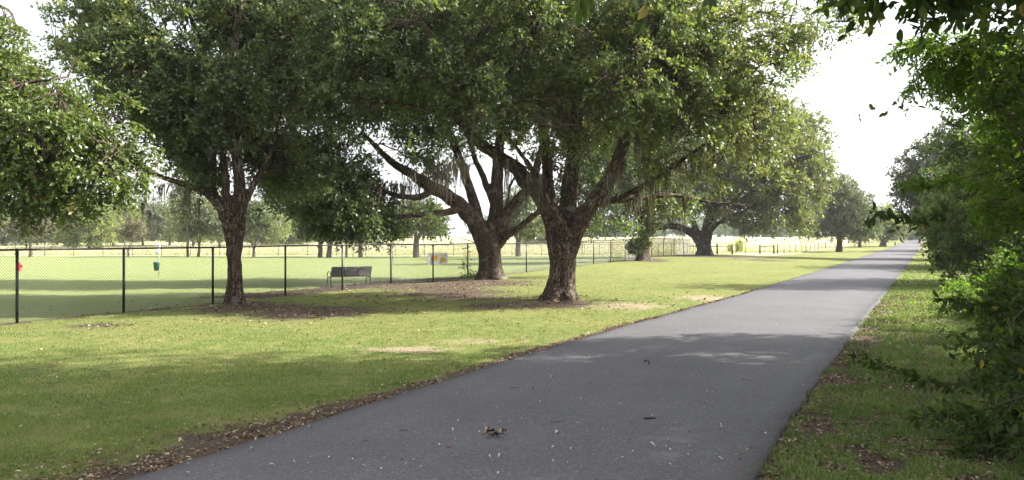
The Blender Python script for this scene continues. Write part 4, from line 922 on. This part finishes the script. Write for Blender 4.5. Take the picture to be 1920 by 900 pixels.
shrub('leafy weed shrub at the right edge behind the tangled corner shrub', 6.9, 9.6, [hb(1925, 600, 9.6, .5, .5), hb(1910, 690, 9.4, .35, .3), hb(1970, 680, 9.4, .7, .6), hb(1890, 560, 10, .3, .25)], 'near', 606, 150, .085, .045, hi=True, tint0=.5)

def arching_twig(label, P, seed, leaf=.085, mat='near', spacing=.05, pair=True, dens=1.0, r0=.006, droopy=.3):
    """one long twig with opposite leaves"""
    g = np.random.default_rng(seed); P = smooth_path(P, 5); root = thing('leafy_twig', label, 'twig', P[0])
    mb = MB(); mb.tube(P, np.linspace(r0, .0015, len(P)), 4, False); mb.build('stem', M['twig'], root)
    L = np.concatenate([[0], np.cumsum(np.linalg.norm(np.diff(P, axis=0), axis=1))]); n = int(L[-1] / spacing)
    t = np.linspace(L[-1] * .35, L[-1], n); C = np.stack([np.interp(t, L, P[:, k]) for k in range(3)], -1) + g.normal(0, .012, (n, 3))
    D = np.gradient(C, axis=0); D /= np.linalg.norm(D, axis=1)[:, None]
    foliage(g, C, D, 2, 2, .07, leaf, leaf * .46, M[mat], root, 'leaves', spread=.8, hi=True, tint0=.3, leafdroop=droopy, stems=None)
arching_twig('long leafy twig reaching from the lower right shrub towards the path', [U(1935, 725, 7.0), U(1840, 726, 7.0), U(1740, 715, 6.9), U(1660, 688, 6.9), U(1600, 668, 6.9)], 611, .075, spacing=.035)
arching_twig('low leafy sprig above the litter in the lower right corner', [U(1925, 740, 6.2), U(1850, 765, 6.2), U(1790, 775, 6.1), U(1710, 785, 6.1)], 612, .075, spacing=.032)
arching_twig('dark twig with hanging leaves in front of the sunlit bush', [U(1930, 640, 7.2), U(1880, 590, 7.2), U(1830, 565, 7.2), U(1770, 562, 7.1)], 613, .08, spacing=.032)
arching_twig('dark leafy twig pointing down left across the end of the path', [U(1860, 375, 9.6), U(1790, 395, 9.5), U(1720, 408, 9.4), U(1650, 400, 9.3), U(1632, 405, 9.3)], 614, .115, spacing=.06)
arching_twig('thin twig with a few dark leaves alone against the white sky', [U(1790, 215, 8.5), U(1750, 205, 8.5), U(1700, 199, 8.4), U(1650, 205, 8.3), U(1618, 205, 8.3)], 615, .085, spacing=.16, r0=.004)
arching_twig('bare looking dark twig just above the end of the path', [U(1850, 440, 9.4), U(1780, 428, 9.3), U(1730, 424, 9.2), U(1690, 432, 9.2)], 616, .10, spacing=.22)
arching_twig('leafy spray sticking out left from the tall dense tree at mid height', [U(1860, 320, 10), U(1800, 335, 9.9), U(1740, 345, 9.8), U(1690, 342, 9.8)], 617, .11, 'bright', spacing=.045)
arching_twig('dark spray of leaves low over the tangled corner shrub', [U(1940, 560, 6.4), U(1900, 600, 6.4), U(1850, 660, 6.3), U(1830, 720, 6.3)], 618, .08, spacing=.035)

# ------------------------------------------------------------------ fences
def near_fence():
    PX = [32, 232, 399, 535, 642, 733, 812, 877, 935, 987, 1034, 1077, 1113, 1145, 1172, 1198, 1222, 1244, 1264, 1282, 1300]
    ds = [11.6, 13.95] + [17.34 / (.44 - (p - 960) / F) for p in PX]
    root = thing('chain_link_fence', 'black chain link fence with thin round posts running beside the lawn', 'fence', (float(fence_x(16.34)), 16.34, gh(fence_x(16.34), 16.34)))
    Hh = 1.52; tops = []
    for d in ds:
        x = float(fence_x(d)); z = gh(x, d); tops.append((x, d, z + Hh - .02))
        mb = MB(); r = .030
        mb.tube([(x, d, z - .1), (x, d, z + Hh - .02)], [r, r], 10); mb.lathe((x, d, z + Hh - .045), [(0, .055), (.022, .05), (.036, .028), (.038, 0), (.031, -.004)], 10)
        mb.build('post', M['fencemetal'], root, False)
    mb = MB(); tops = np.array(tops)
    mb.tube(tops, .021, 8); mb.build('top_rail', M['fencemetal'], root, True)
    # diamond wire mesh
    A = np.array([fence_x(ds[0]), ds[0]]); B = np.array([fence_x(ds[-1]), ds[-1]]); Ltot = np.linalg.norm(B - A); u = (B - A) / Ltot
    nrm = np.array([u[1], -u[0]]) ; off = -.028
    pitch = .066; V = []; Q = []; n = 0
    gx = np.linspace(0, Ltot, 400); gz = ground_h(A[0] + u[0] * gx, A[1] + u[1] * gx)
    for sgn in (1, -1):
        s0 = np.arange(-Hh, Ltot + Hh, pitch); 
        for s in s0:
            k = 5; h = np.linspace(.02, Hh - .01 + .03, k); ss = s + sgn * (h - Hh / 2)
            if ss.min() < 0 or ss.max() > Ltot: continue
            x = A[0] + u[0] * ss + nrm[0] * (off + sgn * .003); y = A[1] + u[1] * ss + nrm[1] * (off + sgn * .003); z = np.interp(ss, gx, gz) + h
            w = .0032
            for i in range(k):
                for a, b in ((0, 1), (.866, -.5), (-.866, -.5)):
                    V.append((x[i] + u[0] * a * w + nrm[0] * b * w, y[i] + u[1] * a * w + nrm[1] * b * w, z[i]))
            for i in range(k - 1):
                o = n + i * 3
                Q += [(o, o + 1, o + 4, o + 3), (o + 1, o + 2, o + 5, o + 4), (o + 2, o, o + 3, o + 5)]
            n += 3 * k
    mesh('wire_mesh', np.array(V), [np.array(Q)], M['fencemetal'], root)
near_fence()
def far_fence():
    root = thing('chain_link_fence', 'low dark chain link fence along the far side of the dog park', 'fence', (-20, 90, gh(-20, 90)))
    xs = np.arange(-66, 29, 3.3); tops = []; H = 1.25
    for x in xs:
        z = gh(x, 90); mb = MB(); mb.tube([(x, 90, z - .1), (x, 90, z + H)], .032, 6); mb.build('post', M['galv'], root); tops.append((x, 90, z + H - .02))
    mb = MB(); mb.tube(tops, .028, 6); mb.build('top_rail', M['galv'], root)
    mb = MB(); V = []; n = 0
    t = np.array(tops)
    for h in np.arange(.1, H - .1, .16): mb.tube(t - (0, 0, h), .0045, 3, False)
    mb.build('wire_mesh', M['galv'], root)
far_fence()
def side_fence():
    root = thing('chain_link_fence', 'second dark fence crossing the dog park behind the creeper covered oak', 'fence', (9, 55, gh(9, 55)))
    A = np.array([G(1077, 66)[0], 66]); B = np.array([20.5, 89]); tops = []; H = 1.4
    for t in np.linspace(0, 1, 9):
        x, y = A * (1 - t) + B * t; z = gh(x, y); mb = MB(); mb.tube([(x, y, z - .1), (x, y, z + H)], .03, 6); mb.build('post', M['galv'], root); tops.append((x, y, z + H - .02))
    mb = MB(); mb.tube(tops, .024, 6); mb.build('top_rail', M['galv'], root)
    mb = MB()
    for h in np.arange(.1, H - .1, .16): mb.tube(np.array(tops) - (0, 0, h), .004, 3, False)
    mb.build('wire_mesh', M['galv'], root)
side_fence()
def brace(label, px0, px1, d, h, diag):
    a, b = G(px0, d), G(px1, d + .6)
    root = thing('fence_brace', label, 'fence')
    root.location = tuple(a)
    for p in (a, b):
        mb = MB(); mb.tube([p + (0, 0, -.1), p + (0, 0, h)], [.10, .09], 9); mb.build('post', M['fencewood'], root)
    mb = MB(); r = [a + (0, 0, h * .78), b + (0, 0, h * .78)]
    if px0 < 1400: r[0] = r[0] - (3.0, 0, 0)
    mb.tube(r, [.055, .055], 8); mb.build('rail', M['fencewood'], root)
    if diag:
        mb = MB(); mb.tube([b + (0, 0, .12), a * .4 + b * .6 + (0, 0, h * .74)], .018, 5); mb.build('tie_wire', M['fencewood'], root)
brace('short wooden H shaped fence brace just right of the spreading oak trunk', 1345, 1373, 84, 1.08, True)
brace('wooden H shaped brace at the near end of the wire fence', 1425, 1451, 86, 1.0, False)
def wire_fence():
    root = thing('wire_fence', 'farm fence of many thin wooden posts and wire running off behind the neat round oak', 'fence', tuple(G(1458, 87)))
    P = [(1458, 87), (1470, 90), (1481, 93), (1492, 96.5), (1502, 100), (1511, 104), (1519, 108), (1527, 112), (1534, 116), (1541, 121), (1548, 126), (1556, 132), (1566, 140), (1578, 150), (1590, 160), (1600, 170), (1610, 182), (1620, 196)]
    pts = []
    for i, (px, d) in enumerate(P):
        p = G(px, d); h = 1.05; r = .075 if i in (0, 8, 10) else .045
        mb = MB(); mb.tube([p + (0, 0, -.1), p + (0, 0, h)], [r, r * .9], 7); mb.build('post', M['fencewood'], root); pts.append(p)
    pts = np.array(pts); mb = MB()
    for h in (.25, .5, .75, .98): mb.tube(pts + (0, 0, h), .008, 3, False)
    mb.build('wire', M['greymetal'], root)
wire_fence()

# ------------------------------------------------------------------ park furniture
def bench():
    # local frame: x along the bench, y = towards its front (away from the camera), z up
    a = G(632, 28.5); a = np.array([(632 - 960) * 28.3 / F, 28.3, 0]); b = np.array([(697 - 960) * 31.6 / F * 1.0, 30.0, 0])
    rz = R(30); L = 1.62; c = np.array([(658 - 960) * 29.4 / F, 29.4, 0]); c[2] = gh(c[0], c[1])
    root = thing('park_bench', 'dark metal park bench with brown slats seen from behind through the fence', 'bench', c, rz=rz); root.scale = (.93, .93, .84)
    def part(mb, name, mat, smooth=False):
        v = np.concatenate(mb.v); o = MB(); o.v = [v]; o.q = mb.q; o.t = mb.t; o.n = len(v)
        ob = o.build(name, mat, None, smooth, origin=(0, 0, 0)); ob.parent = root; return ob
    for i, x in enumerate((-L / 2, L / 2)):
        mb = MB(); mb.tube([(x, .0, 0), (x, .02, .2), (x, .03, .38), (x, -.06, .6), (x, -.14, .80)], .022, 8); part(mb, 'leg', M['benchmetal'], True)
        mb = MB(); mb.tube([(x, .50, 0), (x, .47, .2), (x, .46, .38)], .020, 8); mb.tube([(x, .03, .36), (x, .25, .345), (x, .47, .37)], .02, 8); part(mb, 'leg', M['benchmetal'], True)
        mb = MB(); th = np.linspace(-.2, math.pi + .35, 14)
        mb.tube(np.stack([np.full(14, x - (.0)), .25 + .24 * np.cos(th), .44 + .19 * np.sin(th)], -1), .017, 8); part(mb, 'armrest', M['benchmetal'], True)
    mb = MB()
    for k in range(6): mb.box((0, .08 + k * .072, .385), L - .03, .058, .022)
    part(mb, 'seat', M['benchslat'])
    mb = MB()
    for k in range(6):
        t = k / 5; mb.box((0, -.015 - .125 * t, .45 + .33 * t), L - .03, .02, .064, rx=R(20) * 1)
    part(mb, 'backrest', M['benchslat'])
    mb = MB(); mb.tube([(-L / 2 - .01, -.155, .825), (L / 2 + .01, -.155, .825)], .017, 8); part(mb, 'top_rail', M['benchmetal'], True)
    for x in (-L / 6, L / 6):
        mb = MB(); mb.box((x, -.098, .62), .035, .014, .42, rx=R(20)); part(mb, 'back_brace', M['benchmetal'])
bench()

def waste_station():
    d = 38.5; p = G(298, d)
    root = thing('waste_station', 'dog waste station of a white sign and a teal bin on a thin grey post', 'dog waste station', p)
    mb = MB(); mb.tube([p + (0, 0, -.1), p + (0, 0, 1.62)], .022, 8); mb.build('post', M['greymetal'], root, True)
    mb = MB(); mb.box(p + (-.02, -.035, 1.49), .20, .008, .26); s = mb.build('sign', M['white'], root)
    mb = MB(); mb.box(p + (-.03, -.042, 1.50), .07, .004, .045); mb.box(p + (.0, -.042, 1.535), .03, .004, .035); mb.box(p + (-.055, -.042, 1.465), .014, .004, .04); mb.box(p + (-.012, -.042, 1.465), .014, .004, .04); mb.build('dog_symbol', M['black'], root)
    mb = MB(); mb.box(p + (-.03, -.07, 1.20), .17, .10, .27); mb.build('bag_dispenser', M['white'], root)
    mb = MB(); mb.lathe(p + (-.04, -.17, .30), [(0.001, 0), (.115, 0), (.14, .36), (.15, .37), (.15, .40), (.10, .42), (0.001, .425)], 18); mb.build('bin', M['bin'], root, False)
waste_station()

def hydrant():
    d = 46; p = G(37, d)
    root = thing('fire_hydrant', 'small red hydrant in the dog park behind the leftmost fence post', 'hydrant', p)
    root.scale = (.8, .8, .8)
    mb = MB(); mb.lathe(p, [(.16, 0), (.16, .05), (.11, .06), (.10, .40), (.135, .41), (.135, .46), (.12, .50), (.08, .58), (.03, .61), (.03, .65), (0.001, .66)], 18); mb.build('barrel', M['red'], root)
    for s in (-1, 1):
        mb = MB(); mb.tube([p + (s * .09, 0, .32), p + (s * .20, 0, .32)], [.06, .06], 10); mb.tube([p + (s * .20, 0, .32), p + (s * .23, 0, .32)], [.03, .03], 6); mb.build('nozzle', M['red'], root)
    mb = MB(); mb.tube([p + (0, -.09, .30), p + (0, -.20, .30)], .075, 10); mb.build('nozzle', M['red'], root)
hydrant()

def fence_signs():
    # the fence runs at this angle; the sheets hang on the wire just in front of it
    u = np.array([.44, 1.0]); u /= np.linalg.norm(u); rz = math.atan2(u[1], u[0])
    nrm = np.array([u[1], -u[0]])
    def pos(px, off=.05):
        d = 17.34 / (.44 - (px - 960) / F); return np.array([fence_x(d), d]) + nrm * off, d
    H0 = 0
    for lab, px, w, kind in (('white sheet with a round edged orange patch, left one of two on the fence', 816, 1.0, 0), ('white sheet with a yellow balloon shape, right one of two on the fence', 831.5, .95, 1)):
        p, d = pos(px, -.07); z = CH - (485 - HZ) * d / F
        root = thing('fence_sign', lab, 'sign', (p[0], p[1], z), rz=rz)
        def part(mb, name, mat):
            ob = mb.build(name, mat, None, False, origin=(0, 0, 0)); ob.parent = root
        hh = .46
        mb = MB(); nx, nz = 9, 7
        X, Z = np.meshgrid(np.linspace(-w / 2, w / 2, nx), np.linspace(-hh / 2, hh / 2, nz)); Y = .008 * np.sin(X * 9 + Z * 4)
        V = np.stack([X.ravel(), Y.ravel(), Z.ravel()], -1); V2 = V + (0, .004, 0)
        i = np.arange(nz - 1)[:, None]; j = np.arange(nx - 1)[None]; q = np.stack([i * nx + j, i * nx + j + 1, (i + 1) * nx + j + 1, (i + 1) * nx + j], -1).reshape(-1, 4)
        mb.add(V, q); mb.add(V2, q[:, ::-1]); part(mb, 'sheet', M['white'])
        mb = MB(); th = np.linspace(0, 2 * math.pi, 21)[:-1]
        if kind == 0:
            xx = .04 + .27 * np.sign(np.cos(th)) * np.abs(np.cos(th)) ** .55; zz = .03 + .10 * np.sign(np.sin(th)) * np.abs(np.sin(th)) ** .55
        else:
            xx = .03 + .25 * np.cos(th) * (1 - .25 * (np.sin(th) > 0) * np.sin(th)); zz = -.04 + .12 * np.sin(th)
        V = np.stack([np.append(xx, xx.mean()), np.full(21, -.016), np.append(zz, zz.mean())], -1); j = np.arange(20)
        V3 = V.copy(); V3[:, 1] = -.011
        mb.add(V, None, np.stack([np.full(20, 20), j, (j + 1) % 20], -1)); mb.add(V3, None, np.stack([np.full(20, 20), (j + 1) % 20, j], -1))
        part(mb, 'orange_patch' if kind == 0 else 'balloon_shape', M['orange'] if kind == 0 else M['yellow'])
        if kind == 1:
            mb = MB(); mb.box((-.12, -.018, -.17), .16, .003, .03); part(mb, 'dark_mark', M['black'])
            mb = MB(); mb.tube([(.0, -.02, .12), (.01, -.02, .22)], .012, 6); part(mb, 'string', M['orange'])
fence_signs()

def markers():
    for lab, px, d, h, r, m in (('orange and white marker post on the right edge of the path far away', 1741, 150, 1.1, .12, 'traffic'),
                                ('short brown stake on the left edge of the path far away', 1698, 165, .7, .16, 'fencewood'),
                                ('white stake in the far verge left of the path', 1685, 200, 1.4, .09, 'white')):
        p = G(px, d); p[0] = path_r(d) + .15 if px == 1741 else min(p[0], path_l(d) - .3); p[2] = gh(p[0], d)
        root = thing('marker_post', lab, 'post', p)
        mb = MB(); mb.tube([p + (0, 0, -.1), p + (0, 0, h)], [r, r * .8], 8); mb.build('shaft', M[m], root)
        if m == 'traffic':
            mb = MB(); mb.tube([p + (0, 0, .62), p + (0, 0, .82)], [r * 1.04] * 2, 8); mb.build('band', M['white'], root)
            mb = MB(); mb.box(p + (0, 0, .05), .4, .4, .06); mb.build('foot', M['black'], root)
markers()

# grass clump in the field, weeds by the fence
def tuft(label, px, d, n, h, spread, w, mat, seed, name='grass_clump', cat='grass clump', tint=.5):
    g = np.random.default_rng(seed); p = G(px, d); root = thing(name, label, cat, p)
    V = []; q = []; T = []; k = 0
    for i in range(n):
        a = g.uniform(0, 6.28); r = abs(g.normal(0, spread * .3)); b = p + np.array([math.cos(a) * r, math.sin(a) * r, -.02]); hh = h * g.uniform(.5, 1.1)
        e = np.array([math.cos(a), math.sin(a), 0]) * spread * g.uniform(.3, 1.2); t = np.linspace(0, 1, 5)[:, None]
        P = b + np.array([0, 0, hh]) * t * (1.25 - .35 * t) + e * t ** 2; s = np.array([-math.sin(a), math.cos(a), 0])
        ww = w * np.array([1, 1, .8, .5, .1])[:, None]; V.append(np.stack([P - s * ww, P + s * ww], 1).reshape(-1, 3)); i4 = np.arange(4) * 2 + k
        q.append(np.stack([i4, i4 + 1, i4 + 3, i4 + 2], -1)); k += 10; T.append(np.full(10, np.clip(g.normal(tint, .2), 0, 1)))
    mesh('blades', np.concatenate(V), [np.concatenate(q)], M[mat], root, {'tint': np.concatenate(T)})
tuft('tall yellow green clump of ornamental grass in the field right of the spreading oak', 1386, 95, 260, 2.0, .9, .03, 'far', 701, tint=.95)
tuft('faint tall weed clump in the field left of the ornamental grass', 1368, 97, 60, 1.6, .6, .03, 'far', 702, tint=.8)
def fence_weeds():
    for i, (lab, px, py0, py1, d, n) in enumerate((('leafy weeds climbing the fence just left of the dark oak trunk', 877, 505, 460, 34.6, 30), ('thin vine climbing the chain link left of the dark oak', 884, 470, 458, 34.9, 22), ('small weed at the fence foot under the dark oak', 900, 515, 508, 35.4, 26))):
        g = np.random.default_rng(710 + i); p = G(px, d); p[0] = fence_x(d) + .05; p[2] = gh(p[0], d); root = thing('climbing_weed', lab, 'weed', p)
        h = (520 - py1) * d / F if i < 2 else .3; t = g.uniform(0, 1, n) ** 1.8
        C = p + np.stack([g.normal(0, .16, n) * (1.3 - t), g.normal(0, .2, n) * (1.2 - t), t * h], -1)
        mb = MB()
        for k in range(3):
            s = np.linspace(0, 1, 8); P = p + np.stack([np.sin(s * 7 + k) * .05 + k * .05, np.cos(s * 5 + k) * .05, s * h * (.9 - .2 * k)], -1); mb.tube(P, .004, 3, False)
        mb.build('stem', M['twig'], root)
        foliage(g, C, np.tile([[0, 0, 1.0]], (n, 1)), 3, 3, .12, .07, .04, M['near'], root, 'leaves', spread=1.0)
fence_weeds()

# ------------------------------------------------------------------ single leaves and debris on the path
def path_z(x, d):
    c = (x - path_l(d)) / (path_r(d) - path_l(d)); return gh((path_l(d) + path_r(d)) / 2, d) + .045 + .02 * (1 - (2 * c - 1) ** 2)
def leaf_mesh(seed, L, W, curl, name):
    g = np.random.default_rng(seed); n = 7; t = np.linspace(0, 1, n); w = W * np.sin(np.pi * t ** .8) * (1 + .25 * g.normal(0, 1, n) * (t > .1) * (t < .95)); w[0] = .001; w[-1] = .0
    bend = curl * L * (np.sin(np.pi * t) * g.uniform(.3, 1) + (t - .5) * g.normal(0, .5))
    V = np.concatenate([np.stack([(t - .5) * L, -w, bend + curl * w * 1.4 + .002], -1), np.stack([(t - .5) * L, 0 * t, bend + .002], -1), np.stack([(t - .5) * L, w, bend + curl * w * 1.2 + .002], -1)])
    V[:, 2] -= V[:, 2].min() - .003
    i = np.arange(n - 1); q = np.concatenate([np.stack([i, i + 1, n + i + 1, n + i], -1), np.stack([n + i, n + i + 1, 2 * n + i + 1, 2 * n + i], -1)])
    return V, q
LM = {'pale': plain('pale_dry_leaf', (.42, .38, .31), .75, 0, .3, .25, 60), 'tan': plain('tan_dry_leaf', (.36, .24, .13), .75, 0, .3, .3, 60), 'brown': plain('brown_dry_leaf', (.20, .08, .04), .7, 0, .3, .3, 60),
      'dark': plain('dark_dry_leaf', (.035, .025, .02), .7, 0, .3, .3, 60)}
def one_leaf(px, py, kind, L, label, seed, group=None, curl=.35):
    d = F * (CH - .06) / (py - HZ); x = (px - 960) * d / F
    V, q = leaf_mesh(seed, L, L * .24, curl, 'x')
    o = mesh('fallen_leaf', V, [q], LM[kind], None, origin=(0, 0, 0)); o.location = (x, d, path_z(x, d)); o.rotation_euler = (0, 0, random.uniform(0, 6.28))
    return tag(o, label, 'leaf', group)
protos = {}
def scatter_leaves():
    G_ = 'dry leaves scattered on the path'
    labs = {'pale': 'small pale dry leaf lying loose on the asphalt', 'tan': 'small tan dry leaf lying loose on the asphalt', 'brown': 'small reddish brown leaf lying loose on the asphalt', 'dark': 'tiny dark leaf scrap lying loose on the asphalt'}
    for kd in labs: protos[kd] = []
    for i in range(150):
        for _ in range(30):
            py = HZ + 130 + (905 - HZ - 130) * random.uniform(0, 1) ** .8; px = random.uniform(300, 1640); d = F * CH / (py - HZ); x = (px - 960) * d / F
            if path_l(d) + .1 < x < path_r(d) - .1 and random.random() < .35 + .65 * (x - path_l(d)) / (path_r(d) - path_l(d)): break
        kd = random.choices(['pale', 'tan', 'brown', 'dark'], [.45, .3, .1, .15])[0]
        L = random.uniform(.022, .05) * (.7 if kd == 'dark' else 1)
        if len(protos[kd]) < 6:
            o = one_leaf(px, py, kd, .035, labs[kd], 900 + i, G_); protos[kd].append(o); o.scale = (L / .035,) * 3
        else:
            o = random.choice(protos[kd]).copy(); COL.objects.link(o)
            o.location = (x, d, path_z(x, d)); o.rotation_euler = (0, 0, random.uniform(0, 6.28)); o.scale = (L / .035,) * 3
scatter_leaves()
one_leaf(842, 838, 'brown', .075, 'orange brown leaf on the path just left of and below the dark debris clump', 1001)
one_leaf(1000, 731, 'brown', .085, 'curled reddish leaf on the middle of the path above the dark debris clump', 1002)
one_leaf(1213, 686, 'dark', .11, 'curled dark brown leaf alone on the path right below the sunlit band', 1003, curl=.6)
one_leaf(1045, 813, 'pale', .065, 'larger cream leaf on the path right of the dark debris clump', 1004)
one_leaf(1222, 838, 'pale', .07, 'long pale leaf in the cluster of leaves at the lower right of the path', 1005)
one_leaf(640, 795, 'brown', .05, 'small brown leaf near the left edge of the path', 1006)
def debris():
    d = F * (CH - .05) / (822 - HZ); x = (930 - 960) * d / F; p = np.array([x, d, path_z(x, d)]); g = np.random.default_rng(77)
    root = thing('leaf_debris', 'dark crumpled clump of dead leaves and twigs lying on the path', 'debris', p)
    mb = MB()
    for k in range(7):
        a = g.uniform(-.5, .5) + (math.pi if k % 2 else 0); c = p + (g.uniform(-.05, .05), g.uniform(-.02, .02), .01)
        mb = MB(); mb.tube([c, c + (math.cos(a) * .05, math.sin(a) * .03, .022), c + (math.cos(a) * .095, math.sin(a) * .04, .008)], [.004, .003, .0015], 5); mb.build('twig', LM['dark'], root)
    for k in range(11):
        V, q = leaf_mesh(1100 + k, g.uniform(.04, .065), .014, .6, 'x'); a = g.uniform(0, 6.28); e = g.uniform(-.9, .9)
        c, s = math.cos(a), math.sin(a); Rz = np.array([[c, s, 0], [-s, c, 0], [0, 0, 1]]); c2, s2 = math.cos(e), math.sin(e); Rx = np.array([[1, 0, 0], [0, c2, s2], [0, -s2, c2]])
        xx = g.uniform(-.085, .085); V = V @ Rx @ Rz; V[:, 2] -= V[:, 2].min(); mesh('leaf', V + p + (xx, g.uniform(-.03, .03), g.uniform(0, .02) + .012 * (abs(xx) > .04)), [q], LM['dark' if k % 4 else 'tan'], root)
debris()
def stick(label, px, py, L, r, a, mat='dark'):
    d = F * (CH - .06) / (py - HZ); x = (px - 960) * d / F; p = np.array([x, d, path_z(x, d) + r]); g = np.random.default_rng(int(px))
    t = np.linspace(-.5, .5, 7)[:, None]; P = p + np.array([math.cos(a), math.sin(a), 0]) * t * L + g.normal(0, L * .012, (7, 3)) * (1, 1, .2)
    mb = MB(); mb.tube(P, r * np.array([.5, 1, 1.1, 1, .9, .8, .3]), 6); tag(mb.build('stick', LM[mat], None, True, origin=p), label, 'stick')
stick('short thick dark stick lying across the path left of its right edge', 1218, 786, .13, .008, .08)
stick('thin straight twig on the path up and right of the dark debris clump', 1043, 792, .12, .002, .35)
stick('thin dark twig on the path near its left edge', 757, 807, .085, .0025, .0)
stick('thin twig on the upper middle of the path', 965, 727, .11, .002, .05)
stick('fine bent twig below the curled dark leaf on the path', 1400, 712, .14, .002, -.5)

# ------------------------------------------------------------------ sky, sun, haze, camera
SAZ = math.atan2(.99, .10); SEL = R(36)     # azimuth from +Y towards +X
w = bpy.data.worlds.new('World'); sc.world = w; w.use_nodes = True
nt = w.node_tree; nt.nodes.clear()
sky = nt.nodes.new('ShaderNodeTexSky'); sky.sky_type = 'NISHITA'; sky.sun_disc = False
sky.sun_elevation = SEL; sky.sun_rotation = SAZ; sky.air_density = 1.2; sky.dust_density = 4.0; sky.ozone_density = 1.0
hs = nt.nodes.new('ShaderNodeHueSaturation'); hs.inputs['Saturation'].default_value = .30; hs.inputs['Value'].default_value = .88
nt.links.new(sky.outputs[0], hs.inputs['Color'])
bg = nt.nodes.new('ShaderNodeBackground'); bg.inputs['Strength'].default_value = .15
tcw = nt.nodes.new('ShaderNodeTexCoord'); cl = nt.nodes.new('ShaderNodeTexNoise'); cl.inputs['Scale'].default_value = 2.2; cl.inputs['Detail'].default_value = 6
nt.links.new(tcw.outputs['Generated'], cl.inputs['Vector'])
veil = ramp(nt, cl.outputs['Fac'], [(.35, (2.25, 2.35, 2.5)), (.65, (2.75, 2.75, 2.8))])
lt = mixc(nt, 1.0, hs.outputs[0], veil, 'LIGHTEN')
nt.links.new(lt, bg.inputs['Color']); wo = nt.nodes.new('ShaderNodeOutputWorld'); nt.links.new(bg.outputs[0], wo.inputs[0])
sl = bpy.data.lights.new('sun', 'SUN'); sl.energy = 5.0; sl.angle = R(.6); sl.color = (1.0, .95, .86)
so = bpy.data.objects.new('sun', sl); COL.objects.link(so)
dv = Vector((math.sin(SAZ) * math.cos(SEL), math.cos(SAZ) * math.cos(SEL), math.sin(SEL)))
so.rotation_euler = dv.to_track_quat('Z', 'Y').to_euler(); so.location = (30, 10, 40)

hm, hnt, hout = new_mat('air')  # thin volume added to pale the far trees as overexposure does
pv = hnt.nodes.new('ShaderNodeVolumePrincipled'); pv.inputs['Color'].default_value = (.95, .97, 1, 1); pv.inputs['Density'].default_value = .0003; pv.inputs['Anisotropy'].default_value = .3
hnt.links.new(pv.outputs[0], hout.inputs['Volume'])
hb_ = MB(); hb_.box((100, 650, 28), 2300, 1800, 70)
tag(hb_.build('haze', hm, None), 'added haze imitating the overexposed paleness of the far trees', 'haze', kind='stuff')

cam = bpy.data.cameras.new('camera'); co = bpy.data.objects.new('camera', cam); COL.objects.link(co)
co.location = (0, 0, CH); co.rotation_euler = (R(90), 0, 0)
cam.sensor_width = 36; cam.sensor_fit = 'HORIZONTAL'; cam.lens = F / 1920 * 36; cam.shift_y = -3 / 1920
cam.clip_start = .1; cam.clip_end = 4000
sc.camera = co
vs = sc.view_settings; sc.display_settings.display_device = 'sRGB'
vs.view_transform = 'Standard'; vs.look = 'None'; vs.gamma = 1; vs.exposure = 1.6; vs.use_curve_mapping = False
cy = sc.cycles
cy.max_bounces = 6; cy.diffuse_bounces = 3; cy.glossy_bounces = 2; cy.transmission_bounces = 4; cy.transparent_max_bounces = 4
cy.use_denoising = True; cy.caustics_reflective = False; cy.caustics_refractive = False
cy.sample_clamp_indirect = 8
